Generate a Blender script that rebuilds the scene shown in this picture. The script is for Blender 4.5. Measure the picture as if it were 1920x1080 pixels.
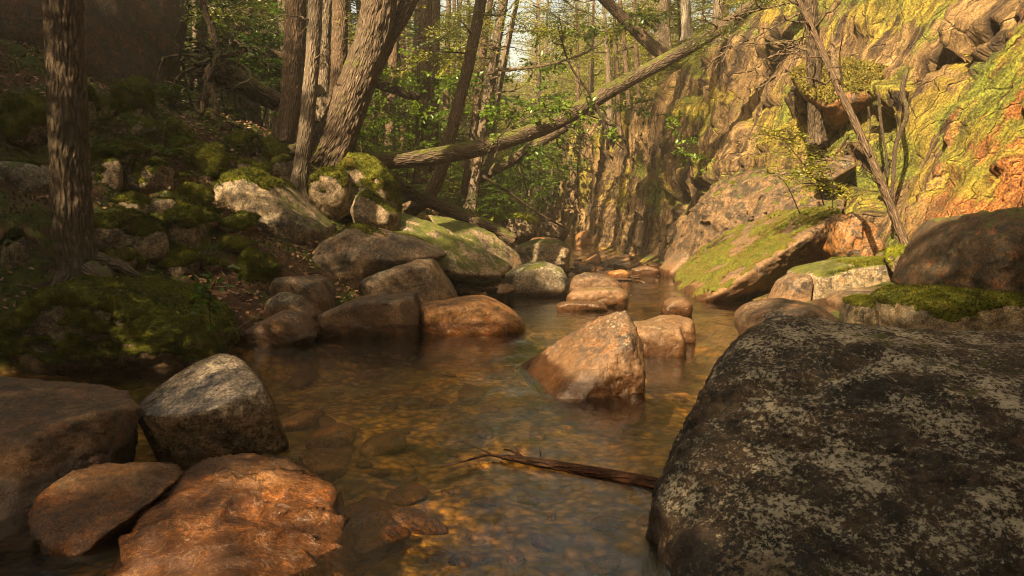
import bpy, bmesh, math, random
import numpy as np
from mathutils import Vector, Matrix

# ------------------------------------------------------------------ scene, camera, light
scene = bpy.context.scene
for o in list(bpy.data.objects):
    bpy.data.objects.remove(o)
COL = scene.collection
HAZE = 0.0019
NSHADE = 165
CAM_H = 1.6
F_PX = 1280.0
PITCH = math.atan(140.0 / F_PX)
cam_d = bpy.data.cameras.new("camera")
cam = bpy.data.objects.new("camera", cam_d)
COL.objects.link(cam)
cam.location = (0, 0, CAM_H)
cam.rotation_euler = (math.pi / 2 - PITCH, 0, 0)
cam_d.sensor_width = 36
cam_d.lens = 24
cam_d.clip_start = 0.05
cam_d.clip_end = 500
scene.camera = cam

SUN_EL = math.radians(41)
SUN_AZ = math.radians(212)     # clockwise from +Y (view direction): left, a little behind
SUN_DIR = Vector((math.sin(SUN_AZ) * math.cos(SUN_EL), math.cos(SUN_AZ) * math.cos(SUN_EL), math.sin(SUN_EL)))
world = bpy.data.worlds.new("World")
scene.world = world
world.use_nodes = True
wn = world.node_tree
wn.nodes.clear()
sky = wn.nodes.new("ShaderNodeTexSky")
sky.sky_type = 'NISHITA'
sky.sun_disc = False
sky.sun_elevation = SUN_EL
sky.sun_rotation = SUN_AZ
sky.air_density = 1.0
sky.dust_density = 4.0
sky.ozone_density = 0.6
tint = wn.nodes.new("ShaderNodeMix")
tint.data_type = 'RGBA'
tint.blend_type = 'MULTIPLY'
tint.inputs[0].default_value = 1.0
tint.inputs[7].default_value = (1.0, 0.86, 0.58, 1)
bg = wn.nodes.new("ShaderNodeBackground")
bg.inputs[1].default_value = 0.07
wo = wn.nodes.new("ShaderNodeOutputWorld")
wn.links.new(sky.outputs[0], tint.inputs[6])
wn.links.new(tint.outputs[2], bg.inputs[0])
wn.links.new(bg.outputs[0], wo.inputs[0])

sun_d = bpy.data.lights.new("sun", 'SUN')
sun_d.energy = 5.0
sun_d.angle = math.radians(0.6)
sun_d.color = (1.0, 0.74, 0.42)
sun = bpy.data.objects.new("sun", sun_d)
COL.objects.link(sun)
sun.rotation_euler = SUN_DIR.to_track_quat('Z', 'Y').to_euler()
sun.location = (-20, -10, 30)

scene.view_settings.view_transform = 'Standard'
scene.view_settings.look = 'None'
scene.view_settings.exposure = 2.3
scene.view_settings.gamma = 1
scene.view_settings.use_curve_mapping = False
scene.render.engine = 'CYCLES'
cy = scene.cycles
cy.use_denoising = True
cy.max_bounces = 6
cy.diffuse_bounces = 3
cy.glossy_bounces = 2
cy.transmission_bounces = 3
cy.transparent_max_bounces = 8
cy.volume_bounces = 1
cy.volume_step_rate = 4
cy.volume_max_steps = 64
cy.caustics_reflective = False
cy.caustics_refractive = False
cy.sample_clamp_indirect = 4
cy.use_adaptive_sampling = True
cy.adaptive_threshold = 0.01
cy.filter_width = 1.1

# ------------------------------------------------------------------ maths helpers
R = np.random.default_rng(7)
rnd = random.Random(11)
CP, SP = math.cos(PITCH), math.sin(PITCH)

def P(px, py, Y):
    """the place seen at photo pixel px, py at the distance Y up the gorge"""
    u = (px - 960) / F_PX
    v = -(py - 540) / F_PX
    dy = CP + v * SP
    dz = -SP + v * CP
    t = Y / dy
    return np.array((u * t, Y, CAM_H + dz * t))

def W(px, py, z=0.0):
    u = (px - 960) / F_PX
    v = -(py - 540) / F_PX
    dy = CP + v * SP
    dz = -SP + v * CP
    t = (z - CAM_H) / dz
    return np.array((u * t, dy * t, z))

_perm = np.random.default_rng(3).permutation(256)
_perm = np.concatenate([_perm, _perm, _perm])
_g = np.random.default_rng(4).normal(size=(256, 3))
_g /= np.linalg.norm(_g, axis=1)[:, None]

def perlin(p):
    p = np.asarray(p, dtype=np.float64)
    i = np.floor(p).astype(np.int64)
    f = p - i
    i &= 255
    w = f * f * f * (f * (f * 6 - 15) + 10)
    out = np.zeros(len(p))
    for dx in (0, 1):
        wx = w[:, 0] if dx else 1 - w[:, 0]
        a = _perm[i[:, 0] + dx]
        for dy in (0, 1):
            wy = w[:, 1] if dy else 1 - w[:, 1]
            b = _perm[a + i[:, 1] + dy]
            for dz in (0, 1):
                wz = w[:, 2] if dz else 1 - w[:, 2]
                g = _g[_perm[b + i[:, 2] + dz]]
                out += wx * wy * wz * (g[:, 0] * (f[:, 0] - dx) + g[:, 1] * (f[:, 1] - dy) + g[:, 2] * (f[:, 2] - dz))
    return out * 1.6

def fbm(p, scale=1.0, oct=4, seed=0.0, gain=0.5):
    p = np.asarray(p) * scale + seed * 17.31
    out = np.zeros(len(p))
    a = 1.0
    for k in range(oct):
        out += a * perlin(p)
        p = p * 2.03 + 5.7
        a *= gain
    return out

def ridge(p, scale=1.0, oct=3, seed=0.0):
    p = np.asarray(p) * scale + seed * 13.7
    out = np.zeros(len(p))
    a = 1.0
    for k in range(oct):
        out += a * (1 - 2 * np.abs(perlin(p)))
        p = p * 2.1 + 3.1
        a *= 0.5
    return out

def sstep(a, b, x):
    t = np.clip((x - a) / (b - a), 0, 1)
    return t * t * (3 - 2 * t)

# ------------------------------------------------------------------ mesh helpers
def mesh_np(name, V, F, mat=None, smooth=True):
    V = np.asarray(V, dtype=np.float32)
    me = bpy.data.meshes.new(name)
    if isinstance(F, list) and len(F) and isinstance(F[0], np.ndarray):
        Fs = [f for f in F if len(f)]
    else:
        Fs = [np.asarray(F)]
    me.vertices.add(len(V))
    me.vertices.foreach_set("co", V.ravel())
    idx = np.concatenate([f.ravel() for f in Fs]).astype(np.int32)
    tot = np.concatenate([np.full(len(f), f.shape[1]) for f in Fs]).astype(np.int32)
    start = np.concatenate([[0], np.cumsum(tot)[:-1]]).astype(np.int32)
    me.loops.add(len(idx))
    me.loops.foreach_set("vertex_index", idx)
    me.polygons.add(len(tot))
    me.polygons.foreach_set("loop_start", start)
    me.polygons.foreach_set("loop_total", tot)
    me.update(calc_edges=True)
    if smooth:
        me.polygons.foreach_set("use_smooth", np.ones(len(tot), dtype=bool))
    if mat:
        me.materials.append(mat)
    return me

def link(name, me, parent=None, loc=(0, 0, 0), rot=None, scale=None):
    o = bpy.data.objects.new(name, me)
    COL.objects.link(o)
    if parent is not None:
        o.parent = parent
    o.location = loc
    if rot is not None:
        o.rotation_euler = rot
    if scale is not None:
        o.scale = (scale,) * 3 if isinstance(scale, (int, float)) else scale
    return o

def tag(o, label=None, cat=None, group=None, kind=None):
    if label: o['label'] = label
    if cat: o['category'] = cat
    if group: o['group'] = group
    if kind: o['kind'] = kind
    return o

def thing(name, label, cat, loc=(0, 0, 0), rz=0, group=None):
    o = bpy.data.objects.new(name, None)
    COL.objects.link(o)
    o.location = loc
    o.rotation_euler = (0, 0, rz)
    return tag(o, label, cat, group)

def vattr(me, name, vals):
    a = me.attributes.new(name, 'FLOAT', 'POINT')
    a.data.foreach_set("value", np.asarray(vals, dtype=np.float32))

def normals_of(me):
    n = np.empty(len(me.vertices) * 3, dtype=np.float32)
    me.vertex_normals.foreach_get("vector", n)
    return n.reshape(-1, 3)

class Geo:
    """gathers vertex and face arrays"""
    def __init__(self):
        self.V, self.T, self.Q, self.n, self.A = [], [], [], 0, {}
    def add(self, V, F):
        F = np.asarray(F)
        if not len(V): return
        self.V.append(np.asarray(V))
        (self.T if F.shape[1] == 3 else self.Q).append(F + self.n)
        self.n += len(V)
    def mesh(self, name, mat, smooth=True):
        Fs = []
        if self.T: Fs.append(np.concatenate(self.T))
        if self.Q: Fs.append(np.concatenate(self.Q))
        me = mesh_np(name, np.concatenate(self.V), Fs, mat, smooth)
        if self.A:
            a = np.zeros((self.n, 3), np.float32)
            for k, v in self.A.items(): a[k:k + len(v)] = v
            at = me.attributes.new('grain', 'FLOAT_VECTOR', 'POINT')
            at.data.foreach_set("vector", a.ravel())
        return me

# ------------------------------------------------------------------ materials
class NT:
    def __init__(self, name):
        self.m = bpy.data.materials.new(name)
        self.m.use_nodes = True
        self.t = self.m.node_tree
        self.t.nodes.clear()
        self.out = self.t.nodes.new("ShaderNodeOutputMaterial")
        self.geo = self.t.nodes.new("ShaderNodeNewGeometry")
        self.pos = self.geo.outputs["Position"]
    def n(self, kind): return self.t.nodes.new(kind)
    def l(self, a, b): self.t.links.new(a, b)
    def setin(self, sock, v):
        if isinstance(v, bpy.types.NodeSocket): self.l(v, sock)
        elif isinstance(v, (tuple, list)):
            sock.default_value = tuple(v) + ((1,) if len(v) == 3 and sock.type == 'RGBA' else ())
        else: sock.default_value = v
    def noise(self, scale, detail=4, rough=0.55, vec=None, dist=0.0):
        k = self.n("ShaderNodeTexNoise")
        self.l(vec or self.pos, k.inputs["Vector"])
        k.inputs["Scale"].default_value = scale
        k.inputs["Detail"].default_value = detail
        k.inputs["Roughness"].default_value = rough
        k.inputs["Distortion"].default_value = dist
        return k.outputs[0]
    def vor(self, scale, vec=None, feature='F1', rand=1.0):
        k = self.n("ShaderNodeTexVoronoi")
        k.feature = feature
        self.l(vec or self.pos, k.inputs["Vector"])
        k.inputs["Scale"].default_value = scale
        k.inputs["Randomness"].default_value = rand
        return k.outputs[0]
    def warp(self, scale, amt, vec=None):
        """position pushed about by noise"""
        k = self.n("ShaderNodeTexNoise")
        self.l(vec or self.pos, k.inputs["Vector"])
        k.inputs["Scale"].default_value = scale
        k.inputs["Detail"].default_value = 3
        a = self.vm('SUBTRACT', k.outputs[1], (0.5, 0.5, 0.5))
        b = self.vm('SCALE', a, None, amt)
        return self.vm('ADD', vec or self.pos, b)
    def vm(self, op, a, b=None, s=None):
        k = self.n("ShaderNodeVectorMath")
        k.operation = op
        self.setin(k.inputs[0], a)
        if b is not None: self.setin(k.inputs[1], b)
        if s is not None: k.inputs[3].default_value = s
        return k.outputs[1] if op in ('DOT_PRODUCT', 'LENGTH') else k.outputs[0]
    def maps(self, scale=(1, 1, 1), rot=(0, 0, 0), vec=None):
        k = self.n("ShaderNodeMapping")
        self.l(vec or self.pos, k.inputs[0])
        k.inputs["Scale"].default_value = scale
        k.inputs["Rotation"].default_value = rot
        return k.outputs[0]
    def ramp(self, fac, *stops):
        k = self.n("ShaderNodeMapRange")
        k.interpolation_type = 'SMOOTHSTEP'
        self.setin(k.inputs[0], fac)
        k.inputs[1].default_value, k.inputs[2].default_value = stops[0], stops[1]
        k.inputs[3].default_value = stops[2] if len(stops) > 2 else 0
        k.inputs[4].default_value = stops[3] if len(stops) > 2 else 1
        return k.outputs[0]
    def mix(self, fac, a, b, blend='MIX'):
        k = self.n("ShaderNodeMix")
        k.data_type = 'RGBA'
        k.blend_type = blend
        self.setin(k.inputs[0], fac)
        self.setin(k.inputs[6], a)
        self.setin(k.inputs[7], b)
        return k.outputs[2]
    def math(self, op, a, b=None, c=None, clamp=False):
        k = self.n("ShaderNodeMath")
        k.operation = op
        k.use_clamp = clamp
        self.setin(k.inputs[0], a)
        if b is not None: self.setin(k.inputs[1], b)
        if c is not None: self.setin(k.inputs[2], c)
        return k.outputs[0]
    def bump(self, h, dist, strength=1.0, normal=None):
        k = self.n("ShaderNodeBump")
        self.l(h, k.inputs["Height"])
        k.inputs["Distance"].default_value = dist
        k.inputs["Strength"].default_value = strength
        if normal: self.l(normal, k.inputs["Normal"])
        return k.outputs[0]
    def attr(self, name):
        k = self.n("ShaderNodeAttribute")
        k.attribute_name = name
        return k.outputs["Fac"]
    def nz(self):
        k = self.n("ShaderNodeSeparateXYZ")
        self.l(self.geo.outputs["Normal"], k.inputs[0])
        return k.outputs[2]
    def z(self):
        k = self.n("ShaderNodeSeparateXYZ")
        self.l(self.pos, k.inputs[0])
        return k.outputs[2]
    def objrand(self):
        return self.n("ShaderNodeObjectInfo").outputs["Random"]
    def done(self, color, rough=0.8, normal=None, spec=0.35, sheen=0.0, sheen_col=None, coat=None):
        b = self.n("ShaderNodeBsdfPrincipled")
        self.setin(b.inputs["Base Color"], color)
        self.setin(b.inputs["Roughness"], rough)
        b.inputs["Specular IOR Level"].default_value = spec
        if sheen:
            b.inputs["Sheen Weight"].default_value = sheen
            b.inputs["Sheen Roughness"].default_value = 0.4
            if sheen_col: b.inputs["Sheen Tint"].default_value = (*sheen_col, 1)
        if normal: self.l(normal, b.inputs["Normal"])
        self.l(b.outputs[0], self.out.inputs[0])
        return self.m

MOSS_A, MOSS_B, MOSS_C = (0.038, 0.048, 0.007), (0.095, 0.10, 0.011), (0.19, 0.17, 0.02)

def rock_mat(name, c1, c2, c3, lichen=None, lichen_amt=0.0, lnz=0.06, lscale=6.0, dark=(0.03, 0.025, 0.02), dark_amt=0.0,
             stain=(0.16, 0.075, 0.025), stain_amt=0.0, moss=0.0, rough=0.75, wet=0.15, bump=1.0, fs=1.0, gloss=0.0, low_stain=0.0):
    t = NT(name)
    wp = t.warp(2.0 * fs, 0.35)
    big = t.noise(1.3 * fs, 5, 0.6, wp)
    mid = t.noise(6 * fs, 6, 0.65, wp)
    fine = t.noise(16 * fs, 6, 0.75)
    speck = t.noise(60 * fs, 4, 0.85)
    col = t.mix(t.ramp(big, 0.35, 0.65), c1, c2)
    col = t.mix(t.ramp(mid, 0.5, 0.68), col, c3)
    if stain_amt:
        s = t.noise(2.2 * fs, 6, 0.7, t.warp(1.1, 0.8))
        col = t.mix(t.ramp(s, 0.62 - 0.3 * stain_amt, 0.74 - 0.2 * stain_amt, 0, 0.9), col, stain)
    if dark_amt:
        s = t.noise(3.1 * fs, 8, 0.75, t.warp(4, 0.3))
        d = t.ramp(s, 0.62 - 0.25 * dark_amt, 0.66 - 0.2 * dark_amt)
        col = t.mix(t.math('MULTIPLY', d, 0.88), col, dark)
    # mineral grain
    col = t.mix(t.ramp(speck, 0.38, 0.62, 0.55, 1.3), (0, 0, 0), col, 'MIX') if False else t.mix(1.0, col, t.mix(t.ramp(speck, 0.35, 0.65), (0.35, 0.32, 0.30), (1.6, 1.57, 1.55)), 'MULTIPLY')
    col = t.mix(1.0, col, t.mix(t.ramp(fine, 0.36, 0.64), (0.45, 0.45, 0.45), (1.35, 1.33, 1.3)), 'MULTIPLY')
    lm = None
    if lichen_amt:
        a = t.noise(lscale * 0.45, 4, 0.6)
        b = t.noise(lscale * 4.5, 6, 0.85)
        s = t.math('ADD', t.math('MULTIPLY', a, 0.38), t.math('MULTIPLY', b, 0.72))
        s = t.math('ADD', s, t.math('MULTIPLY', t.nz(), lnz))
        lm = t.ramp(s, 0.70 - 0.2 * lichen_amt, 0.735 - 0.2 * lichen_amt)
        col = t.mix(t.math('MULTIPLY', lm, 0.9), col, t.mix(t.ramp(fine, 0.3, 0.7), tuple(x * 0.7 for x in lichen), lichen))
    h = t.math('ADD', t.math('MULTIPLY', mid, 1.0), t.math('MULTIPLY', fine, 0.3))
    if lm is not None:
        h = t.math('ADD', h, t.math('MULTIPLY', lm, 0.12))
    cr = t.vor(1.5 * fs, t.warp(2, 0.9), 'DISTANCE_TO_EDGE')
    crack = t.ramp(cr, 0.0, 0.012, 0.0, 1.0)
    crm = t.ramp(t.noise(1.9 * fs, 2), 0.56, 0.64)
    crack = t.math('MAXIMUM', crack, t.math('SUBTRACT', 1.0, crm))
    h = t.math('ADD', h, t.math('MULTIPLY', crack, 0.12))
    h = t.math('ADD', h, t.math('MULTIPLY', speck, 0.07))
    col = t.mix(crack, t.mix(0.6, col, (0.02, 0.015, 0.01)), col)  # shade inside the cracks is painted into the colour
    if moss:
        s = t.math('ADD', t.math('MULTIPLY', t.nz(), 0.5), t.math('MULTIPLY', t.noise(3.2 * fs, 6, 0.7), 1.0))
        mm = t.ramp(s, 1.12 - 0.5 * moss, 1.2 - 0.5 * moss)
        mc = t.mix(t.ramp(t.noise(5, 5, 0.7), 0.35, 0.7), MOSS_A, MOSS_B)
        mc = t.mix(t.ramp(fine, 0.5, 0.75, 0, 0.7), mc, MOSS_C)
        col = t.mix(mm, col, mc)
        h = t.math('ADD', h, t.math('MULTIPLY', mm, t.math('ADD', 0.25, t.math('MULTIPLY', t.noise(120, 3, 0.8), 0.35))))
    zz = t.math('ADD', t.z(), t.math('MULTIPLY', t.noise(5, 4), -0.16))
    wetf = t.ramp(zz, wet - 0.10, wet - 0.03, 1.0, 0.0)
    if low_stain:
        lf = t.ramp(zz, wet, wet + 0.3, low_stain, 0.0)
        col = t.mix(lf, col, stain)
    col = t.mix(t.math('MULTIPLY', wetf, 0.85), col, t.mix(1.0, col, (0.35, 0.27, 0.2), 'MULTIPLY'))
    ro = t.ramp(mid, 0.3, 0.7, rough - 0.12 - gloss, rough + 0.1 - gloss)
    ro = t.math('SUBTRACT', ro, t.math('MULTIPLY', wetf, 0.4), clamp=True)
    nrm = t.bump(h, 0.035 * bump / math.sqrt(fs), 0.9)
    return t.done(col, ro, nrm, 0.4)

def moss_mat(name, a=MOSS_A, b=MOSS_B, c=MOSS_C, brown=0.35):
    t = NT(name)
    n1 = t.noise(2.3, 5, 0.65)
    n2 = t.noise(11, 5, 0.7)
    n3 = t.noise(110, 4, 0.8)
    col = t.mix(t.ramp(n1, 0.35, 0.62), a, b)
    col = t.mix(t.ramp(n2, 0.48, 0.72), col, c)
    col = t.mix(t.ramp(t.noise(4.1, 4, 0.7), 0.62 - brown * 0.2, 0.74 - brown * 0.1, 0, 0.75), col, (0.10, 0.062, 0.018))
    col = t.mix(1.0, col, t.mix(t.ramp(n3, 0.35, 0.68), (0.45, 0.45, 0.4), (1.5, 1.5, 1.3)), 'MULTIPLY')
    h = t.math('ADD', t.math('MULTIPLY', n3, 0.5), t.math('MULTIPLY', n2, 1.2))
    return t.done(col, 0.95, t.bump(h, 0.035), 0.1, sheen=0.08, sheen_col=(0.7, 0.8, 0.25))

def bark_mat(name, a, b, c, moss=0.2, lichen=0.0, sc=1.0):
    t = NT(name)
    ga = t.n("ShaderNodeAttribute"); ga.attribute_name = 'grain'
    st = t.maps((9 * sc, 9 * sc, 1.6 * sc), vec=t.warp(3, 0.06, ga.outputs["Vector"]))
    pl = t.vor(2.2, st, 'DISTANCE_TO_EDGE')
    n2 = t.noise(1.6, 6, 0.7, st)
    n3 = t.noise(60, 4, 0.7)
    col = t.mix(t.ramp(n2, 0.35, 0.65), a, b)
    col = t.mix(t.ramp(pl, 0.0, 0.28, 0.75, 0.0), col, c)
    col = t.mix(1.0, col, t.mix(t.ramp(n3, 0.3, 0.7), (0.6, 0.6, 0.6), (1.35, 1.35, 1.35)), 'MULTIPLY')
    col = t.mix(t.ramp(t.noise(0.9, 3), 0.4, 0.65, 0, 0.45), col, (0.07, 0.055, 0.035))
    if lichen:
        lm = t.ramp(t.noise(9, 6, 0.8), 0.66 - lichen * 0.15, 0.7 - lichen * 0.15)
        col = t.mix(t.math('MULTIPLY', lm, 0.7), col, (0.34, 0.32, 0.25))
    if moss:
        s = t.math('ADD', t.noise(2.2, 6, 0.75), t.math('MULTIPLY', t.nz(), 0.25))
        mm = t.ramp(s, 0.72 - moss * 0.3, 0.82 - moss * 0.3)
        col = t.mix(t.math('MULTIPLY', mm, 0.85), col, t.mix(t.ramp(n3, 0.3, 0.7), MOSS_A, MOSS_B))
    h = t.math('ADD', t.ramp(pl, 0.0, 0.35), t.math('MULTIPLY', n2, 0.9))
    h = t.math('ADD', h, t.math('MULTIPLY', n3, 0.2))
    return t.done(col, 0.85, t.bump(h, 0.022), 0.25)

def leaf_mat(name, a, b, trans=0.5, rough=0.5):
    t = NT(name)
    n = t.noise(1.1, 3, 0.6)
    n2 = t.noise(9, 3, 0.7)
    f = t.math('ADD', t.math('MULTIPLY', n, 0.5), t.math('MULTIPLY', n2, 0.5))
    col = t.mix(t.ramp(f, 0.4, 0.62), a, b)
    col = t.mix(1.0, col, t.mix(t.objrand(), (0.75, 0.8, 0.75), (1.25, 1.15, 1.1)), 'MULTIPLY')
    d = t.n("ShaderNodeBsdfDiffuse")
    t.setin(d.inputs[0], col)
    tr = t.n("ShaderNodeBsdfTranslucent")
    t.setin(tr.inputs[0], t.mix(1.0, col, (1.5, 1.45, 0.6), 'MULTIPLY'))
    g = t.n("ShaderNodeBsdfGlossy")
    g.inputs["Roughness"].default_value = rough
    g.inputs[0].default_value = (0.8, 0.8, 0.8, 1)
    m = t.n("ShaderNodeMixShader")
    m.inputs[0].default_value = trans
    t.l(d.outputs[0], m.inputs[1]); t.l(tr.outputs[0], m.inputs[2])
    m2 = t.n("ShaderNodeMixShader")
    m2.inputs[0].default_value = 0.04
    t.l(m.outputs[0], m2.inputs[1]); t.l(g.outputs[0], m2.inputs[2])
    t.l(m2.outputs[0], t.out.inputs[0])
    return t.m

MAT = {}
MAT['granite_orange'] = rock_mat('granite_orange', (0.177, 0.099, 0.042), (0.250, 0.125, 0.039), (0.166, 0.120, 0.073), stain=(0.25, 0.10, 0.022), stain_amt=0.5, dark_amt=0.45, lichen=(0.36, 0.30, 0.22), lichen_amt=0.1, low_stain=0.25, fs=1.5, bump=1.5, gloss=0.24)
MAT['granite_slab'] = rock_mat('granite_slab', (0.156, 0.095, 0.048), (0.199, 0.104, 0.039), (0.147, 0.104, 0.065), stain=(0.30, 0.12, 0.03), stain_amt=0.42, dark_amt=0.7, lichen=(0.42, 0.36, 0.27), lichen_amt=0.04, low_stain=0.25, fs=1.6, bump=1.6, gloss=0.24)
MAT['granite_grey_wet'] = rock_mat('granite_grey_wet', (0.085, 0.07, 0.055), (0.12, 0.10, 0.08), (0.07, 0.06, 0.045), lichen=(0.22, 0.19, 0.12), lichen_amt=0.12, lscale=4, dark_amt=0.2, rough=0.42, gloss=0.24, wet=0.3, bump=0.45, fs=0.8)
MAT['granite_lichen_dark'] = rock_mat('granite_lichen_dark', (0.045, 0.030, 0.018), (0.06, 0.038, 0.022), (0.022, 0.018, 0.012), lichen=(0.48, 0.41, 0.29), lichen_amt=0.13, lnz=0.13, lscale=9, dark=(0.012, 0.011, 0.008), dark_amt=0.45, moss=0.12, fs=1.6, bump=1.4, rough=0.85)
MAT['granite_lichen_pale'] = rock_mat('granite_lichen_pale', (0.085, 0.068, 0.047), (0.119, 0.093, 0.060), (0.060, 0.047, 0.034), lichen=(0.34, 0.31, 0.22), lichen_amt=0.6, lscale=5, dark_amt=0.35, moss=0.4, fs=1.2)
MAT['granite_block'] = rock_mat('granite_block', (0.13, 0.08, 0.04), (0.10, 0.06, 0.03), (0.17, 0.115, 0.06), stain=(0.18, 0.085, 0.028), stain_amt=0.25, lichen=(0.34, 0.27, 0.18), lichen_amt=0.16, dark_amt=0.4, fs=1.8, bump=1.3, low_stain=0.25)
MAT['granite_dark_top'] = rock_mat('granite_dark_top', (0.11, 0.065, 0.03), (0.08, 0.045, 0.022), (0.15, 0.10, 0.055), stain=(0.17, 0.07, 0.022), stain_amt=0.3, lichen=(0.22, 0.19, 0.12), lichen_amt=0.15, lscale=10, dark=(0.025, 0.025, 0.02), dark_amt=0.6, fs=1.8, bump=1.2, low_stain=0.25)
MAT['granite_brown'] = rock_mat('granite_brown', (0.102, 0.067, 0.038), (0.134, 0.089, 0.054), (0.071, 0.051, 0.032), stain_amt=0.25, dark_amt=0.45, gloss=0.08, lichen=(0.34, 0.30, 0.2), lichen_amt=0.25, moss=0.18, fs=1.0, low_stain=0.35)
MAT['granite_pink'] = rock_mat('granite_pink', (0.066, 0.040, 0.022), (0.090, 0.052, 0.026), (0.046, 0.032, 0.020), stain_amt=0.22, dark_amt=0.5, gloss=0.12, lichen=(0.36, 0.30, 0.22), lichen_amt=0.15, fs=1.3, low_stain=0.25)
MAT['granite_mossy'] = rock_mat('granite_mossy', (0.16, 0.12, 0.075), (0.20, 0.16, 0.10), (0.09, 0.07, 0.04), dark_amt=0.4, lichen=(0.32, 0.28, 0.19), lichen_amt=0.3, lscale=5, moss=0.6, stain_amt=0.15, fs=1.0)
MAT['granite_mossdark'] = rock_mat('granite_mossdark', (0.065, 0.039, 0.019), (0.049, 0.029, 0.014), (0.085, 0.049, 0.023), dark=(0.02, 0.02, 0.012), dark_amt=0.5, stain=(0.17, 0.065, 0.02), stain_amt=0.3, moss=0.35, fs=1.8, bump=1.4)
MAT['granite_wall'] = rock_mat('granite_wall', (0.12, 0.075, 0.038), (0.08, 0.052, 0.028), (0.17, 0.11, 0.055), dark=(0.025, 0.02, 0.012), dark_amt=0.55, stain=(0.16, 0.08, 0.03), stain_amt=0.3, moss=0.4, fs=1.0, bump=1.8)
MAT['granite_cobble'] = rock_mat('granite_cobble', (0.20, 0.10, 0.045), (0.27, 0.15, 0.07), (0.12, 0.07, 0.04), stain_amt=0.5, dark_amt=0.2, fs=2.2, wet=0.1, gloss=0.2)
MAT['moss'] = moss_mat('moss')
MAT['moss_dark'] = moss_mat('moss_dark', (0.03, 0.04, 0.006), (0.075, 0.085, 0.010), (0.14, 0.13, 0.016), 0.7)
MAT['moss_slab'] = moss_mat('moss_slab', (0.035, 0.05, 0.007), (0.085, 0.10, 0.010), (0.16, 0.15, 0.018), 1.3)
MAT['dry_grass'] = moss_mat('dry_grass', (0.09, 0.085, 0.02), (0.20, 0.17, 0.04), (0.32, 0.25, 0.09), 0.5)
MAT['moss_gold'] = moss_mat('moss_gold', (0.07, 0.09, 0.008), (0.16, 0.17, 0.014), (0.28, 0.25, 0.022), 0.2)
MAT['bark_big'] = bark_mat('bark_big', (0.108, 0.076, 0.050), (0.151, 0.115, 0.083), (0.04, 0.028, 0.018), 0.1, 0.1)
MAT['bark_brown'] = bark_mat('bark_brown', (0.108, 0.068, 0.040), (0.144, 0.101, 0.065), (0.05, 0.03, 0.018), 0.12, 0.1, 1.3)
MAT['bark_grey'] = bark_mat('bark_grey', (0.137, 0.104, 0.072), (0.187, 0.151, 0.115), (0.07, 0.05, 0.032), 0.05, 0.25, 1.2)
MAT['bark_mossy'] = bark_mat('bark_mossy', (0.085, 0.058, 0.036), (0.125, 0.09, 0.06), (0.03, 0.02, 0.012), 0.42, 0.12, 1.2)
MAT['wood_dead'] = bark_mat('wood_dead', (0.22, 0.15, 0.085), (0.30, 0.23, 0.15), (0.08, 0.05, 0.03), 0.1, 0.1, 2.5)
MAT['wood_red'] = bark_mat('wood_red', (0.09, 0.03, 0.012), (0.14, 0.05, 0.018), (0.03, 0.012, 0.008), 0.0, 0.0, 2)
MAT['wood_dark'] = bark_mat('wood_dark', (0.05, 0.032, 0.02), (0.08, 0.055, 0.035), (0.02, 0.012, 0.008), 0.15, 0.0, 2)
MAT['birch'] = bark_mat('birch', (0.36, 0.32, 0.26), (0.5, 0.45, 0.37), (0.22, 0.17, 0.12), 0.0, 0.3, 0.8)
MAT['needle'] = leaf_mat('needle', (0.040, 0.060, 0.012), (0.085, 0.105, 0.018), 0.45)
MAT['needle_bright'] = leaf_mat('needle_bright', (0.10, 0.13, 0.010), (0.22, 0.21, 0.013), 0.38)  # yellow-green needles, made brighter in colour where foliage should look sunlit
MAT['leaf_green'] = leaf_mat('leaf_green', (0.06, 0.125, 0.014), (0.115, 0.18, 0.02), 0.42, 0.35)
MAT['leaf_dark'] = leaf_mat('leaf_dark', (0.022, 0.055, 0.010), (0.045, 0.085, 0.014), 0.45, 0.4)

t = NT('leaf_litter')
n = t.noise(14, 3, 0.7)
MAT['litter'] = t.done(t.mix(t.ramp(n, 0.3, 0.7), (0.11, 0.055, 0.028), (0.30, 0.17, 0.10)), 0.7, None, 0.3)

t = NT('forest_floor')
wp = t.warp(2, 0.4)
a = t.noise(1.2, 5, 0.65, wp); b = t.noise(9, 5, 0.7, wp); c = t.noise(70, 4, 0.75)
col = t.mix(t.ramp(b, 0.35, 0.65), (0.035, 0.02, 0.011), (0.085, 0.045, 0.022))
col = t.mix(t.ramp(c, 0.5, 0.75, 0, 0.5), col, (0.16, 0.09, 0.05))
mo = t.mix(t.ramp(b, 0.35, 0.7), (0.022, 0.032, 0.006), (0.075, 0.085, 0.011))
col = t.mix(t.ramp(a, 0.44, 0.54), col, mo)
col = t.mix(1.0, col, t.mix(t.ramp(c, 0.3, 0.7), (0.5, 0.5, 0.5), (1.4, 1.4, 1.4)), 'MULTIPLY')
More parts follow.
